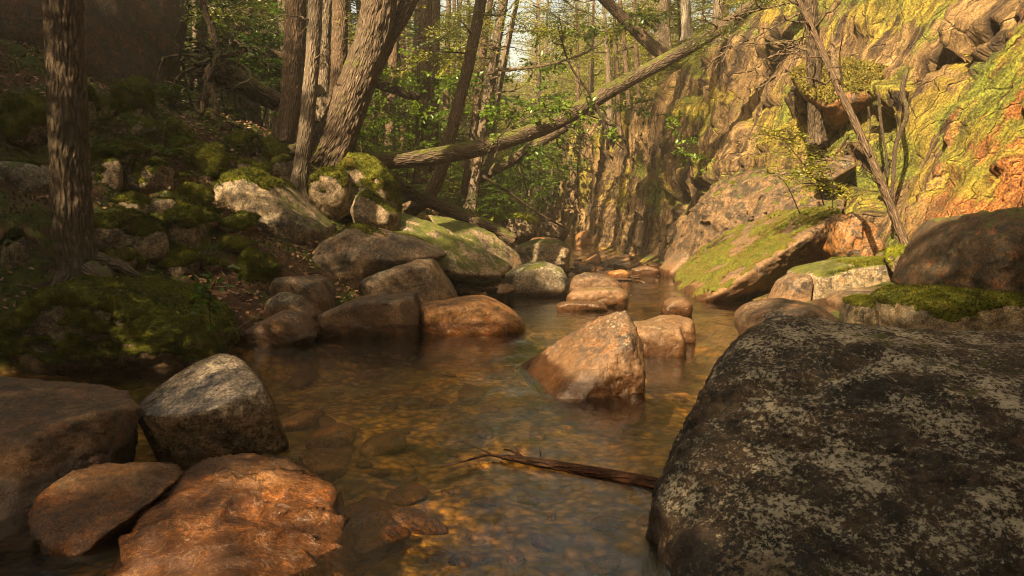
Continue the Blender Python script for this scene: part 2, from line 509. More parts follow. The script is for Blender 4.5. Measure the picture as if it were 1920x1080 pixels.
# the bed of the stream
bedn = t.vor(4.5, t.warp(4, 0.15)); bed2 = t.vor(11, t.warp(9, 0.08)); bn = t.noise(0.8, 4, 0.6)
bc = t.mix(t.ramp(bn, 0.38, 0.62), (0.17, 0.115, 0.028), (0.38, 0.21, 0.045))
bc = t.mix(t.ramp(bed2, 0.0, 0.8), bc, (0.05, 0.028, 0.011))
bc = t.mix(t.ramp(t.noise(4.5, 5, 0.7), 0.5, 0.7, 0, 0.8), bc, (0.42, 0.23, 0.055))
bc = t.mix(t.ramp(t.noise(1.7, 4, 0.7), 0.5, 0.65, 0, 0.7), bc, (0.045, 0.04, 0.012))
attr = t.attr('bed')
col = t.mix(attr, col, bc)
h = t.math('ADD', t.math('MULTIPLY', b, 1.2), t.math('MULTIPLY', c, 0.4))
h2 = t.math('ADD', t.math('MULTIPLY', t.math('SUBTRACT', 1.0, bedn), 1.0), t.math('MULTIPLY', t.math('SUBTRACT', 1.0, bed2), 0.35))
hh = t.n("ShaderNodeMix"); t.setin(hh.inputs[0], attr); t.setin(hh.inputs[2], h); t.setin(hh.inputs[3], h2)
MAT['ground'] = t.done(col, 0.9, t.bump(hh.outputs[0], 0.04), 0.2)

# water: mirror of the surroundings over a clear tea-coloured depth
t = NT('stream_water')
st = t.maps((1.0, 0.55, 1), vec=t.warp(0.9, 0.5))
n1 = t.noise(3.2, 3, 0.5, st); n2 = t.noise(13, 4, 0.6, st, 0.8); n3 = t.noise(38, 3, 0.6, t.maps((1, 0.6, 1)), 0.5)
h = t.math('ADD', t.math('MULTIPLY', n1, 0.8), t.math('MULTIPLY', n2, 0.34))
h = t.math('ADD', h, t.math('MULTIPLY', n3, 0.10))
h = t.math('MULTIPLY', h, t.ramp(t.noise(0.7, 3, 0.5), 0.35, 0.65, 0.35, 1.25))
nb = t.bump(h, 0.032, 0.9)
fr = t.n("ShaderNodeFresnel"); fr.inputs[0].default_value = 1.34; t.l(nb, fr.inputs["Normal"])
tr = t.n("ShaderNodeBsdfTransparent"); tr.inputs[0].default_value = (0.95, 0.84, 0.60, 1)
gl = t.n("ShaderNodeBsdfGlossy"); gl.inputs["Roughness"].default_value = 0.06; gl.inputs[0].default_value = (1, 1, 1, 1)
t.l(nb, gl.inputs["Normal"])
ms = t.n("ShaderNodeMixShader")
t.l(t.math('MULTIPLY', fr.outputs[0], 1.5, clamp=True), ms.inputs[0]); t.l(tr.outputs[0], ms.inputs[1]); t.l(gl.outputs[0], ms.inputs[2])
t.l(ms.outputs[0], t.out.inputs[0])
MAT['water'] = t.m

SUNV = np.array(SUN_DIR)
TARGETS = [P(1080, 700, 6), P(690, 980, 3.6), ]
def opens(x, y, lo=5.0, hi=19.0, rad=1.5):
    """true where a crown at x, y would stand in one of the gaps through which sun reaches the gorge"""
    for q in TARGETS:
        h = SUNV[:2] / np.linalg.norm(SUNV[:2])
        d = np.array([x - q[0], y - q[1]])
        t_ = d @ h
        if t_ < 0: continue
        z = q[2] + t_ * SUNV[2] / np.linalg.norm(SUNV[:2])
        if lo < z < hi and abs(d[0] * h[1] - d[1] * h[0]) < rad: return True
    return False
TARGETS = [P(1080, 700, 6), P(690, 980, 3.6), P(120, 300, 8), P(500, 400, 11), P(1500, 430, 13), P(800, 120, 18.5), P(1110, 380, 24), P(1250, 300, 19), P(870, 600, 9),
           P(1000, 150, 36), P(1150, 100, 32), P(1080, 480, 22), P(640, 120, 17)  , P(1180, 330, 21), P(1060, 330, 30), P(1140, 300, 23.5), P(1210, 420, 20), P(1300, 200, 18), P(1080, 200, 30)]

# ------------------------------------------------------------------ the ground
YL = [-12, 5, 6.8, 7.9, 8.9, 10.2, 13.6, 17, 20, 29, 45, 90, 200]
XL = [-7.5, -7.0, -5.0, -3.7, -2.9, -1.9, -0.6, 0.3, 0.9, 1.9, 3.2, 4, 4]
YR = [-12, 6, 8, 10, 12, 16, 20, 29, 35, 45, 200]
XR = [6.5, 5.0, 3.9, 3.6, 4.4, 4.6, 4.3, 2.9, 2.6, 4.4, 6]

def water_z(y):
    y = np.asarray(y, dtype=float)
    return np.interp(y, [19, 21, 24, 32, 45, 60, 120], [0, 0.06, 0.2, 0.6, 1.3, 2.6, 9.0])

def height(x, y, detail=True):
    x = np.atleast_1d(np.asarray(x, float)); y = np.atleast_1d(np.asarray(y, float))
    xl = np.interp(y, YL, XL); xr = np.interp(y, YR, XR)
    dl = (xl - x) * 0.8
    dr = (x - xr)
    p2 = np.stack([x, y, np.zeros_like(x)], 1)
    wob = fbm(p2, 0.8, 3, 2) * 0.22
    dl = dl + wob; dr = dr + wob * 0.7
    g = np.interp(y, [-10, 6, 8, 12, 17, 24, 40, 70], [0.45, 0.5, 0.62, 0.76, 0.66, 0.40, 0.28, 0.35])
    hl = g * (np.minimum(dl, 5.2) + 0.42 * np.maximum(dl - 5.2, 0)) + 0.12 * sstep(0, .3, dl)
    hr = np.minimum(0.28 * dr, 0.55) + 0.02
    dep = np.interp(y, [-5, 3, 8, 14, 19, 22, 60], [0.5, 0.42, 0.5, 0.5, 0.3, 0.12, 0.1])
    ins = np.minimum(-dl, -dr)
    bed = -dep * sstep(-0.05, 1.1, ins) + fbm(p2, 1.1, 3, 5) * 0.07 * sstep(0, .6, ins)
    z = np.where(dl > 0, hl, np.where(dr > 0, hr, bed))
    z = z + water_z(y) + sstep(60, 120, y) * 14
    if detail:
        am = sstep(0.0, 1.5, dl)
        z = z + am * (fbm(p2, 0.75, 4, 9) * 0.26 + np.maximum(ridge(p2, 1.7, 2, 4), 0) * 0.07)
        z = z + fbm(p2, 5.0, 3, 1) * 0.022 * sstep(-.2, .4, np.maximum(dl, dr))
    return z

def axis(parts):
    out = []
    for a, b, n in parts:
        out.append(np.linspace(a, b, n, endpoint=False))
    out.append([parts[-1][1]])
    return np.concatenate(out)
gx = axis([(-90, -30, 12), (-30, -12, 45), (-12, 7.5, 280), (7.5, 14, 20), (14, 90, 14)])
gy = axis([(-12, 1.5, 24), (1.5, 18, 250), (18, 40, 120), (40, 200, 70)])
GX, GY = np.meshgrid(gx, gy)
gz = height(GX.ravel(), GY.ravel())
V = np.stack([GX.ravel(), GY.ravel(), gz], 1)
nx, ny = len(gx), len(gy)
ii = (np.arange(ny - 1)[:, None] * nx + np.arange(nx - 1)[None]).ravel()
Fq = np.stack([ii, ii + 1, ii + nx + 1, ii + nx], 1)
me = mesh_np("ground", V, Fq, MAT['ground'])
vattr(me, 'bed', sstep(0.10, 0.0, gz - water_z(GY.ravel()) + fbm(V, 3, 3) * 0.05))
ground = tag(link("ground", me), kind='structure')

def hit(px, py, y0=2.5, y1=80):
    """where the sight line through a photo pixel meets the ground"""
    ys = np.arange(y0, y1, 0.04)
    pts = np.array([P(px, py, 1.0)]) - np.array([[0, 0, CAM_H]])
    pos = pts * ys[:, None] + np.array([[0, 0, CAM_H]])
    hz = height(pos[:, 0], pos[:, 1])
    k = np.argmax(hz > pos[:, 2])
    return pos[k] if hz[k] > pos[k, 2] else pos[-1]

def hz1(x, y): return float(height([x], [y])[0])

# water sheet
wx = axis([(-9, 7, 120)]); wy = axis([(-6, 14, 130), (14, 48, 160)])
WX, WY = np.meshgrid(wx, wy)
wp_ = np.stack([WX.ravel(), WY.ravel(), 0 * WX.ravel()], 1)
wzz = water_z(wp_[:, 1]) + sstep(17, 21, wp_[:, 1]) * fbm(wp_, 1.6, 3, 3) * 0.05 + fbm(wp_, 1.3, 2, 8) * 0.004
wp_[:, 2] = wzz
ii = (np.arange(len(wy) - 1)[:, None] * len(wx) + np.arange(len(wx) - 1)[None]).ravel()
me = mesh_np("water", wp_, np.stack([ii, ii + 1, ii + len(wx) + 1, ii + len(wx)], 1), MAT['water'])
tag(link("water", me), kind='structure')

# ------------------------------------------------------------------ rocks
_ico = {}
def ico(level):
    if level not in _ico:
        bm = bmesh.new()
        bmesh.ops.create_icosphere(bm, subdivisions=level, radius=1)
        V = np.array([v.co[:] for v in bm.verts]); F = np.array([[v.index for v in f.verts] for f in bm.faces])
        bm.free()
        V /= np.linalg.norm(V, axis=1)[:, None]
        _ico[level] = (V, F)
    return _ico[level]

def hull_planes(pts):
    bm = bmesh.new()
    for p in pts: bm.verts.new(tuple(p))
    r = bmesh.ops.convex_hull(bm, input=bm.verts)
    bmesh.ops.delete(bm, geom=list({g for g in r['geom_interior'] + r['geom_unused'] if isinstance(g, bmesh.types.BMVert)}), context='VERTS')
    bmesh.ops.recalc_face_normals(bm, faces=bm.faces)
    c = np.mean([v.co[:] for v in bm.verts], axis=0)
    pl = []
    for f in bm.faces:
        if f.calc_area() < 1e-5: continue
        n = np.array(f.normal[:]); d = float(np.dot(np.array(f.verts[0].co[:]) - c, n))
        if d < 0: n, d = -n, -d
        for q in pl:
            if np.dot(q[0], n) > 0.985 and abs(q[1] - d) < 0.06 * max(d, .1):
                break
        else:
            pl.append((n, d))
    hv = np.array([v.co[:] for v in bm.verts])
    bm.free()
    return c, np.array([p[0] for p in pl]), np.array([p[1] for p in pl]), hv

def radial(D, N, dist, p):
    q = np.maximum(D @ N.T, 0) / np.maximum(dist, 0.02)
    return np.sum(q ** p, axis=1) ** (-1.0 / p)

def blades(Vm, Fm, Nm, n, L, rng, Wd=0.25):
    """n little upright blades standing on a surface"""
    a, b, c = Vm[Fm[:, 0]], Vm[Fm[:, 1]], Vm[Fm[:, 2]]
    ar = np.linalg.norm(np.cross(b - a, c - a), axis=1)
    if ar.sum() <= 0: return np.zeros((0, 3)), np.zeros((0, 3), int)
    k = rng.choice(len(Fm), n, p=ar / ar.sum())
    u = rng.random(n); v = rng.random(n); sw = u + v > 1; u[sw] = 1 - u[sw]; v[sw] = 1 - v[sw]
    pt = a[k] + (b - a)[k] * u[:, None] + (c - a)[k] * v[:, None]
    nn = Nm[Fm[k, 0]]
    d = nn + rng.normal(size=(n, 3)) * 0.55 + np.array([0, 0, 0.25])
    d /= np.linalg.norm(d, axis=1)[:, None]
    s = np.cross(d, rng.normal(size=(n, 3))); s /= np.linalg.norm(s, axis=1)[:, None]
    ln = L * (0.5 + rng.random(n))[:, None]
    B = pt - nn * 0.005
    V = np.stack([B - s * ln * Wd, B + s * ln * Wd, B + d * ln], 1).reshape(-1, 3)
    return V, np.arange(3 * n).reshape(-1, 3)

def moss_shell(parent, D, rfun, F, c, N, seed, thr, thick, fuzz, L, mat, cx=None):
    Rr = np.random.default_rng(seed + 99)
    base = c + D * rfun[:, None]
    m = N[:, 2] * 0.9 + fbm(base, 1.1, 4, seed) * 0.45 + fbm(base, 5, 3, seed + 3) * 0.16 - thr
    if cx is not None: m = m + cx(base)
    m = np.clip(m * 2.2, -0.3, 1)
    lump = 0.62 + 0.5 * fbm(base, 4.5, 3, seed + 1) + 0.28 * fbm(base, 17, 2, seed + 2)
    off = np.where(m > 0, np.sqrt(np.clip(m, 0, 1)) * thick * np.maximum(lump, 0.15), 0) + np.minimum(m, 0) * 0.06 - 0.004
    V = base + N * off[:, None]
    keep = (m[F] > -0.05).sum(1) >= 2
    Fk = F[keep]
    if not len(Fk): return None
    used, inv = np.unique(Fk, return_inverse=True)
    Vk = V[used]; Fk = inv.reshape(-1, 3)
    me0 = mesh_np("moss", Vk, Fk, mat)
    Nk = normals_of(me0).copy()
    if fuzz:
        bpy.data.meshes.remove(me0)
        bV, bF = blades(Vk, Fk, Nk, fuzz, L, Rr)
        g = Geo(); g.add(Vk, Fk); g.add(bV, bF)
        me0 = g.mesh("moss", mat)
    me0.transform(Matrix.Translation(-Vector(parent.location)))
    return tag(link("moss", me0, parent), kind=None)

ROCKS = []
def rock(name, label, pts, mat, lvl=5, p=16, seed=1, amp=0.05, cuts=12, cut=0.91, crease=0.0, layers=None, dents=(),
         moss=None, cat='boulder', group=None, stretch=True, fine=1.0):
    """boulder from the corner points of its faces: planes, rounded arrises, chips and cracks"""
    rng = np.random.default_rng(seed)
    c, N, dist, hv = hull_planes(pts)
    p = p * (3.0 if p >= 16 else 2.0)
    ext = hv.max(0) - hv.min(0)
    size = float(np.prod(ext) ** (1 / 3))
    # chipped facets
    ex = []
    for k in range(cuts):
        n = rng.normal(size=3); n /= np.linalg.norm(n)
        sup = float(np.max((hv - c) @ n))
        ex.append((n, sup * (cut + 0.05 * rng.random())))
    if ex:
        N = np.concatenate([N, [e[0] for e in ex]]); dist = np.concatenate([dist, [e[1] for e in ex]])
    S, F = ico(lvl)
    D = S * ext
    D /= np.linalg.norm(D, axis=1)[:, None]
    r = radial(D, N, dist, p) * 1.03
    B = c + D * r[:, None]
    s0 = size
    r = r + s0 * amp * (fbm(B, 1.3 / s0, 5, seed) * 0.65)
    r = r - s0 * amp * 0.5 * np.maximum(ridge(B, 2.2 / s0, 3, seed + 3) - 1.0, 0)
    r = r + 0.012 * fine * fbm(B, 9, 4, seed + 7) * min(1.0, s0)
    if lvl >= 6:
        r = r + 0.004 * fine * fbm(B, 40, 3, seed + 8)
    if crease:
        r = r - crease * np.clip(ridge(B, 1.6 / s0, 2, seed + 11) - 1.15, 0, 1)
    if layers:
        ld, freq, depth = layers
        ld = np.array(ld) / np.linalg.norm(ld)
        ph = (B @ ld) * freq + fbm(B, 1.6, 3, seed + 5) * 0.9
        fr_ = ph - np.floor(ph)
        r = r + depth * (fr_ ** 2.2 - 0.4) * (0.5 + 0.9 * np.clip(fbm(B, 1.5, 2, seed + 6) + .5, 0, 1))
    for dp, rad, dep in dents:
        dd = np.linalg.norm((c + D * r[:, None]) - dp, axis=1)
        r = r - dep * np.exp(-(dd / rad) ** 2)
    V = D * r[:, None]
    me = mesh_np(name, V, F, mat)
    o = link(name, me, None, tuple(c))
    tag(o, label, cat, group)
    if moss:
        m = dict(thr=0.75, thick=0.05, fuzz=6000, L=0.03, mat=MAT['moss'], cx=None); m.update(moss)
        moss_shell(o, D, r, F, c, normals_of(me).copy(), seed, m['thr'], m['thick'], m['fuzz'], m['L'], m['mat'], m['cx'])
    ROCKS.append(o)
    return o

def solid(out, Y, T, back=0.85, front=0.78, fb=0.28, extra=(), sink=0.25):
    """corner points of a boulder whose outline is seen at distance Y and which is T deep"""
    o = np.array([P(q[0], q[1], q[2] if len(q) > 2 else Y) for q in out])
    c = o.mean(0)
    pts = [*o]
    pts += list(c + (o - c) * back + np.array([0, T, 0]))
    pts += list(c + (o - c) * front - np.array([0, T * fb, 0]))
    zmin, zmax = o[:, 2].min(), o[:, 2].max()
    for q in o:
        if q[2] < zmin + 0.3 * (zmax - zmin):
            pts.append(q + np.array([0, 0.1 * T, -sink]))
    pts += [P(*e) for e in extra]
    return pts

def pp(*q): return [P(*a) for a in q]

# foreground right: the great lichened boulder
rock('lichened_boulder', 'huge dark boulder crusted with pale lichen filling the right foreground',
     pp((1168, 1000, 3.25), (1172, 1100, 2.95), (1210, 900, 3.5), (1305, 770, 3.85), (1330, 1250, 2.35), (1650, 1330, 2.15), (2100, 1400, 2.1), (2500, 1300, 2.3),
        (1405, 640, 4.2), (1445, 590, 4.35), (1530, 588, 4.45), (1690, 632, 4.3), (1900, 655, 4.15), (2200, 630, 4.2), (2600, 650, 4.2),
        (1320, 790, 3.5), (1420, 690, 3.75), (1600, 720, 3.5), (1900, 770, 3.2), (2300, 760, 3.0), (1260, 950, 3.05), (1500, 1000, 2.75), (1900, 1050, 2.6),
        (1450, 640, 5.6), (1900, 660, 5.6), (2500, 680, 5.6), (1300, 900, 4.6), (1250, 1150, 4.4)),
     MAT['granite_lichen_dark'], 7, 9.5, 3, 0.07, 12, 0.95, crease=0.03, fine=1.6,
     dents=[(P(1640, 640, 4.2), 0.28, 0.09), (P(1880, 640, 4.1), 0.3, 0.03), (P(1560, 860, 3.0), .3, .04), (P(1240, 960, 3.0), .1, .03)])
# foreground left
rock('flat_topped_block', 'flat topped orange granite block at the left edge in front of the pool',
     pp((-260, 705, 5.3), (0, 712, 5.15), (170, 722, 5.0), (235, 732, 4.85), (262, 765, 4.45), (-260, 850, 3.6), (0, 836, 3.7), (70, 822, 3.78), (180, 775, 4.1), (245, 762, 4.4),
        (-260, 1050, 3.25), (0, 1010, 3.4), (180, 925, 3.85), (255, 865, 4.4), (-200, 900, 5.2), (200, 880, 5.0)),
     MAT['granite_dark_top'], 6, 34, 5, 0.022, 4, 0.97, fine=1.3)
rock('grey_wet_boulder', 'smooth grey wet boulder with a pyramid top between block and pool',
     pp((250, 765, 4.6), (275, 742, 4.75), (335, 698, 4.9), (400, 664, 4.95), (440, 666, 4.95), (492, 708, 4.8), (360, 784, 4.28), (258, 782, 4.45), (405, 762, 4.3), (492, 725, 4.5),
        (522, 780, 4.6), (546, 842, 4.55), (440, 875, 4.5), (300, 880, 4.5), (330, 760, 5.4), (480, 770, 5.4), (380, 840, 4.42)),
     MAT['granite_grey_wet'], 6, 13, 7, 0.03, 4, 0.96, fine=0.35)
rock('rusty_boulder', 'rusty orange boulder with pale lichen spots overhanging a black gap',
     pp((55, 965, 3.35), (78, 925, 3.4), (135, 885, 3.55), (205, 868, 3.7), (330, 866, 3.85), (345, 885, 3.7), (325, 905, 3.55), (290, 935, 3.4), (140, 1045, 3.05), (85, 1035, 3.1), (60, 1000, 3.15),
        (200, 1000, 3.15), (150, 1050, 3.5), (300, 1000, 3.9)),
     MAT['granite_orange'], 6, 16, 9, 0.04, 8, 0.95)
rock('layered_slab', 'big layered orange granite slab at the bottom left of the pool',
     pp((215, 1080, 2.9), (228, 1010, 3.15), (300, 925, 3.5), (345, 880, 3.75), (450, 846, 3.95), (530, 858, 3.9), (610, 890, 3.75), (640, 950, 3.5), (655, 1030, 3.25), (668, 1085, 3.05),
        (180, 1180, 2.6), (420, 1250, 2.35), (670, 1200, 2.6), (430, 930, 3.4), (400, 1050, 2.85), (560, 1000, 3.2), (450, 900, 4.4), (640, 960, 4.0), (230, 1150, 3.2)),
     MAT['granite_slab'], 6, 12, 12, 0.035, 8, 0.95, crease=0.07, layers=((-0.25, 1.0, 0.35), 3.8, 0.07))
rock('sunken_stone', 'flat brown stone just breaking the water beside the grey boulder',
     pp((560, 850, 4.5), (600, 838, 4.8), (668, 848, 4.7), (650, 876, 4.4), (580, 884, 4.3), (600, 930, 4.4), (560, 900, 4.6)), MAT['granite_cobble'], 4, 12, 2, 0.05, cat='stone')
# middle of the pool
rock('tilted_wedge_rock', 'tilted wedge of pink brown granite standing in the middle of the pool',
     pp((968, 690, 7.15), (1078, 622, 6.75), (1150, 588, 6.5), (1172, 585, 6.4), (1190, 612, 6.3), (1203, 665, 6.2), (1207, 735, 6.0), (1085, 757, 5.75), (1040, 748, 5.82),
        (1100, 690, 5.95), (1180, 640, 6.05), (1150, 800, 5.9), (1000, 730, 6.8), (1210, 790, 6.5), (1190, 690, 7.2), (1050, 700, 7.4)),
     MAT['granite_pink'], 6, 22, 21, 0.018, 0, 0.97, fine=1.4, crease=0.02)
rock('dark_pool_rock', 'low dark rock right behind the tilted wedge', solid([(1190, 618), (1240, 612), (1275, 612), (1287, 640), (1283, 668), (1196, 674)], 7.7, 0.5), MAT['granite_brown'], 5, 18, 22, 0.04)
rock('dark_pool_rock', 'dark block with a square end, farther of the two behind the wedge', solid([(1200, 622), (1255, 600), (1298, 600), (1304, 620), (1302, 640), (1215, 640)], 8.5, 0.6), MAT['granite_brown'], 5, 20, 23, 0.03)
rock('red_wet_stone', 'small wet reddish stone alone in the pool before the mossy slab', solid([(1240, 578), (1262, 560), (1285, 557), (1300, 572), (1298, 588), (1242, 587)], 10.7, 0.3), MAT['granite_pink'], 4, 10, 24, 0.05, cat='stone')
rock('pale_dome_boulder', 'pale rounded boulder with water trickling down at the head of the pool', solid([(945, 535), (948, 515), (985, 497), (1020, 492), (1055, 503), (1072, 530), (1070, 550), (950, 552)], 13.3, 1.0), MAT['granite_lichen_pale'], 5, 9, 25, 0.04)
rock('twin_peak_rock', 'sunlit two humped rock right of the pale dome', solid([(1068, 545), (1075, 522), (1100, 513), (1125, 525), (1150, 520), (1172, 540), (1170, 555), (1070, 555)], 12.6, 0.6), MAT['granite_pink'], 5, 14, 26, 0.06)
rock('flat_wet_rock', 'flat dark wet rock in front of the two humped rock', solid([(1060, 562), (1072, 548), (1110, 542), (1165, 541), (1180, 552), (1178, 570), (1065, 571)], 11.7, 0.5), MAT['granite_brown'], 5, 16, 27, 0.05)
rock('thin_wet_ledge', 'thin dark ledge awash just before the flat wet rock', solid([(1040, 573), (1060, 566), (1130, 568), (1140, 576), (1100, 580), (1045, 579)], 11.2, 0.3, sink=.1), MAT['granite_brown'], 4, 14, 28, 0.05, cat='stone')
# left shore
rock('low_pink_rock', 'low pinkish rock with a flat end standing in the water at the left shore', solid([(594, 630), (600, 590), (640, 572), (700, 562), (773, 557), (781, 580), (782, 632)], 8.85, 0.9, fb=.1), MAT['granite_pink'], 5, 24, 31, 0.025, 5, .97)
rock('orange_shore_rock', 'low orange streaked rock tapering to a point at the left shore', solid([(778, 600), (785, 572), (840, 567), (905, 562), (945, 578), (985, 605), (992, 620), (970, 628), (820, 630), (780, 622)], 9.15, 0.9, fb=.25), MAT['granite_orange'], 5, 12, 32, 0.035, crease=.03)
rock('triangular_rock', 'triangular tan rock above the low shore rocks', solid([(675, 528), (700, 515), (765, 502), (782, 486), (805, 486), (822, 510), (855, 560), (850, 590), (740, 600), (700, 575)], 9.9, 1.0), MAT['granite_brown'], 5, 15, 33, 0.04)
rock('great_slanting_boulder', 'big angular brown boulder with a slanting top on the left shore',
     solid([(558, 500), (600, 455), (655, 420), (700, 428), (770, 445), (835, 478), (800, 492), (720, 510), (690, 540), (640, 580), (580, 560)], 10.9, 1.6, extra=[(690, 490, 10.2), (600, 470, 10.5), (760, 470, 10.6)]), MAT['granite_brown'], 6, 22, 34, 0.03, 5, .97, crease=.02,
     moss=dict(thr=1.05, thick=.04, fuzz=3000))
rock('leaning_slab', 'long lichened slab leaning down the bank behind the slanting boulder',
     pp((690, 428, 12.2), (760, 400, 12.8), (830, 425, 12.8), (900, 468, 12.8), (962, 500, 13), (935, 520, 12.5), (850, 512, 11.8), (780, 490, 11.5), (700, 470, 11.5), (900, 540, 13.5), (760, 480, 14)), MAT['granite_mossy'], 5, 22, 35, 0.03, 6, .96)
rock('undercut_slab', 'mossy slab with a dark undercut below the end of the rotten log',
     pp((798, 402, 14.5), (850, 410, 14.5), (920, 435, 14.5), (972, 475, 14.6), (980, 500, 14.4), (945, 516, 13.9), (905, 515, 13.8), (880, 465, 13.6), (820, 430, 13.6), (900, 500, 15.5), (980, 520, 15.5)), MAT['granite_mossy'], 5, 24, 36, 0.03, 6, .96)
rock('split_boulder', 'big split boulder capped with moss and pale lichen on the left bank',
     solid([(392, 360), (420, 330), (470, 322), (520, 345), (560, 385), (606, 432), (600, 465), (540, 492), (480, 480), (430, 430)], 11.2, 1.5, extra=[(500, 420, 10.6)]), MAT['granite_mossy'], 6, 18, 37, 0.035, 8, .95,
     moss=dict(thr=0.62, thick=.09, fuzz=14000, L=.03, cx=lambda b: -0.9 * sstep(-3.9, -3.3, b[:, 0])))
rock('shore_block', 'dark mossy block above the pair of wet rocks at the left shore', solid([(500, 545), (515, 520), (560, 517), (595, 530), (620, 570), (612, 592), (560, 590), (505, 570)], 9.4, .8), MAT['granite_brown'], 5, 18, 38, 0.04, moss=dict(thr=1.0, thick=.03, fuzz=1500))
rock('leaning_shore_stone', 'upper of two brown wet rocks leaning on the left shore', solid([(490, 600), (500, 565), (520, 552), (560, 560), (592, 590), (595, 630), (560, 640), (500, 640)], 8.9, .7), MAT['granite_brown'], 5, 16, 39, 0.04)
rock('striped_shore_stone', 'lower banded brown rock with its foot in the water', solid([(412, 655), (470, 615), (528, 582), (560, 592), (592, 632), (560, 645), (480, 658)], 8.35, .6, sink=.15), MAT['granite_pink'], 5, 18, 40, 0.03, layers=((.5, 0, 1), 14, .012))
rock('bank_stone', 'low tan lichened stone at the foot of the mossy mound', solid([(218, 690), (250, 662), (300, 645), (345, 660), (352, 684), (300, 694)], 7.1, .5, sink=.15), MAT['granite_mossy'], 5, 12, 41, 0.05)
rock('pale_mossy_rock', 'upright pale rock with a moss back above the slanting boulder', solid([(655, 395), (668, 365), (690, 358), (715, 378), (745, 410), (740, 425), (670, 425)], 12.2, .9), MAT['granite_mossy'], 5, 14, 42, .04, moss=dict(thr=.7, thick=.06, fuzz=4000, cx=lambda b: sstep(-2.75, -2.4, b[:, 0]) * .5 - .3))
rock('moss_cushioned_boulder', 'boulder wholly cushioned in moss right of the big leaning tree', solid([(628, 345), (632, 300), (660, 288), (700, 300), (735, 345), (748, 385), (720, 395), (650, 380)], 12.9, 1.1), MAT['granite_mossy'], 5, 10, 43, .05, moss=dict(thr=.1, thick=.10, fuzz=9000))
rock('moss_cushioned_boulder', 'small moss covered boulder at the foot of the big leaning tree', solid([(575, 370), (580, 330), (610, 312), (650, 330), (662, 372), (620, 392)], 12.4, .8), MAT['granite_mossy'], 5, 9, 44, .06, moss=dict(thr=.2, thick=.09, fuzz=6000))
rock('grey_bank_boulder', 'grey lichened boulder at the left edge behind the big trunk', solid([(-60, 340), (0, 300), (60, 305), (92, 340), (95, 380), (0, 395), (-60, 390)], 9.2, 1.2), MAT['granite_lichen_pale'], 5, 12, 45, .05, moss=dict(thr=.85, thick=.08, fuzz=5000, mat=MAT['moss_dark']))

# mossy boulders scattered over the left bank: centre pixel, size in pixels, how far the thing stands above the ground
mb = [(335, 245, 80, 55, 'small round moss cushion stone in the middle of the left bank', .9), (350, 370, 70, 60, 'moss mound between leaf litter and the split boulder', 1), (375, 300, 80, 50, 'long moss mound climbing beside the leaf litter', 1),
      (455, 270, 60, 40, 'mossy hump below the root plate', 1), (505, 285, 60, 34, 'flat mossy hump left of the twin trunks', 1), (215, 285, 90, 44, 'dark mossy shelf right of the big trunk', 1),
      (240, 440, 130, 70, 'dark boulder with a mossy brow under the bank', 1), (340, 425, 90, 80, 'bright moss hump hanging over the bank', 1.1), (45, 250, 90, 70, 'dark mossy hump at the left edge', 1.2),
      (245, 190, 60, 70, 'mossy stump shaped hump under the dark cliff', 1), (18, 470, 60, 60, 'dark mossy stone left of the big trunk base', 1), (425, 340, 50, 30, 'little moss pillow left of the split boulder top', 1),
      (475, 500, 70, 40, 'mossy stone behind the leafy sapling', 1), (330, 500, 80, 40, 'low mossy hump right of the tree roots', 1), (585, 260, 40, 26, 'moss hump between the twin trunks', 1), (140, 190, 60, 60, 'mossy ledge block below the dark cliff face', 1)]
for k, (px, py, w, h, lab, up) in enumerate(mb):
    c0 = hit(px, py + h * 0.5)
    Yc = c0[1]
    a = w / F_PX * Yc * .5; b = h / F_PX * Yc * .5
    c0 = np.array([c0[0], Yc + .15, CAM_H + (400 - py) / F_PX * Yc * up])
    q = R.normal(size=(26, 3)); q /= np.linalg.norm(q, axis=1)[:, None]
    pts = c0 + q * np.array([a, max(a * .8, b), b * 1.1]) * (0.85 + .3 * R.random((26, 1)))
    pts = np.concatenate([pts, c0 + q[:8] * [a, a, .1] - [0, 0, b * 1.4]])
    rock('mossy_boulder', lab, pts, MAT['granite_mossy'], 4, 9, 60 + k, .07, 5, .94, moss=dict(thr=-.15 if k not in (6, 10) else .35, thick=.11, fuzz=8000, L=.022, mat=MAT['moss'] if px > 260 else MAT['moss_dark']),
         group='mossy boulders scattered over the left bank')
for k in range(26):
    px, py = R.uniform(170, 560), R.uniform(200, 520)
    c0 = hit(px, py)
    if c0[1] > 17: continue
    a = R.uniform(.16, .5)
    q = R.normal(size=(18, 3)); q /= np.linalg.norm(q, axis=1)[:, None]
    pts = c0 + q * np.array([a, a * .8, a * R.uniform(.5, .9)]) * (0.8 + .35 * R.random((18, 1)))
    rock('mossy_boulder', 'small moss grown stone half sunk in the leaf litter of the left bank', pts, MAT['granite_mossy'], 4, 16, 160 + k, .07, 5, .93, moss=dict(thr=R.uniform(-.1, .6), thick=.07, fuzz=2500, L=.022, mat=MAT['moss_dark'] if k % 2 else MAT['moss']),
         group='mossy boulders scattered over the left bank')
# the mound under the big tree
rock('mossy_mound', 'broad mound of green and golden moss at the foot of the big trunk',
     solid([(15, 650), (35, 590), (80, 552), (150, 535), (230, 545), (310, 580), (370, 625), (390, 665), (300, 690), (60, 695)], 7.2, 1.2, fb=.3), MAT['granite_mossy'], 6, 8, 50, .06, 6, .95,
     moss=dict(thr=-0.1, thick=.11, fuzz=60000, L=.02))

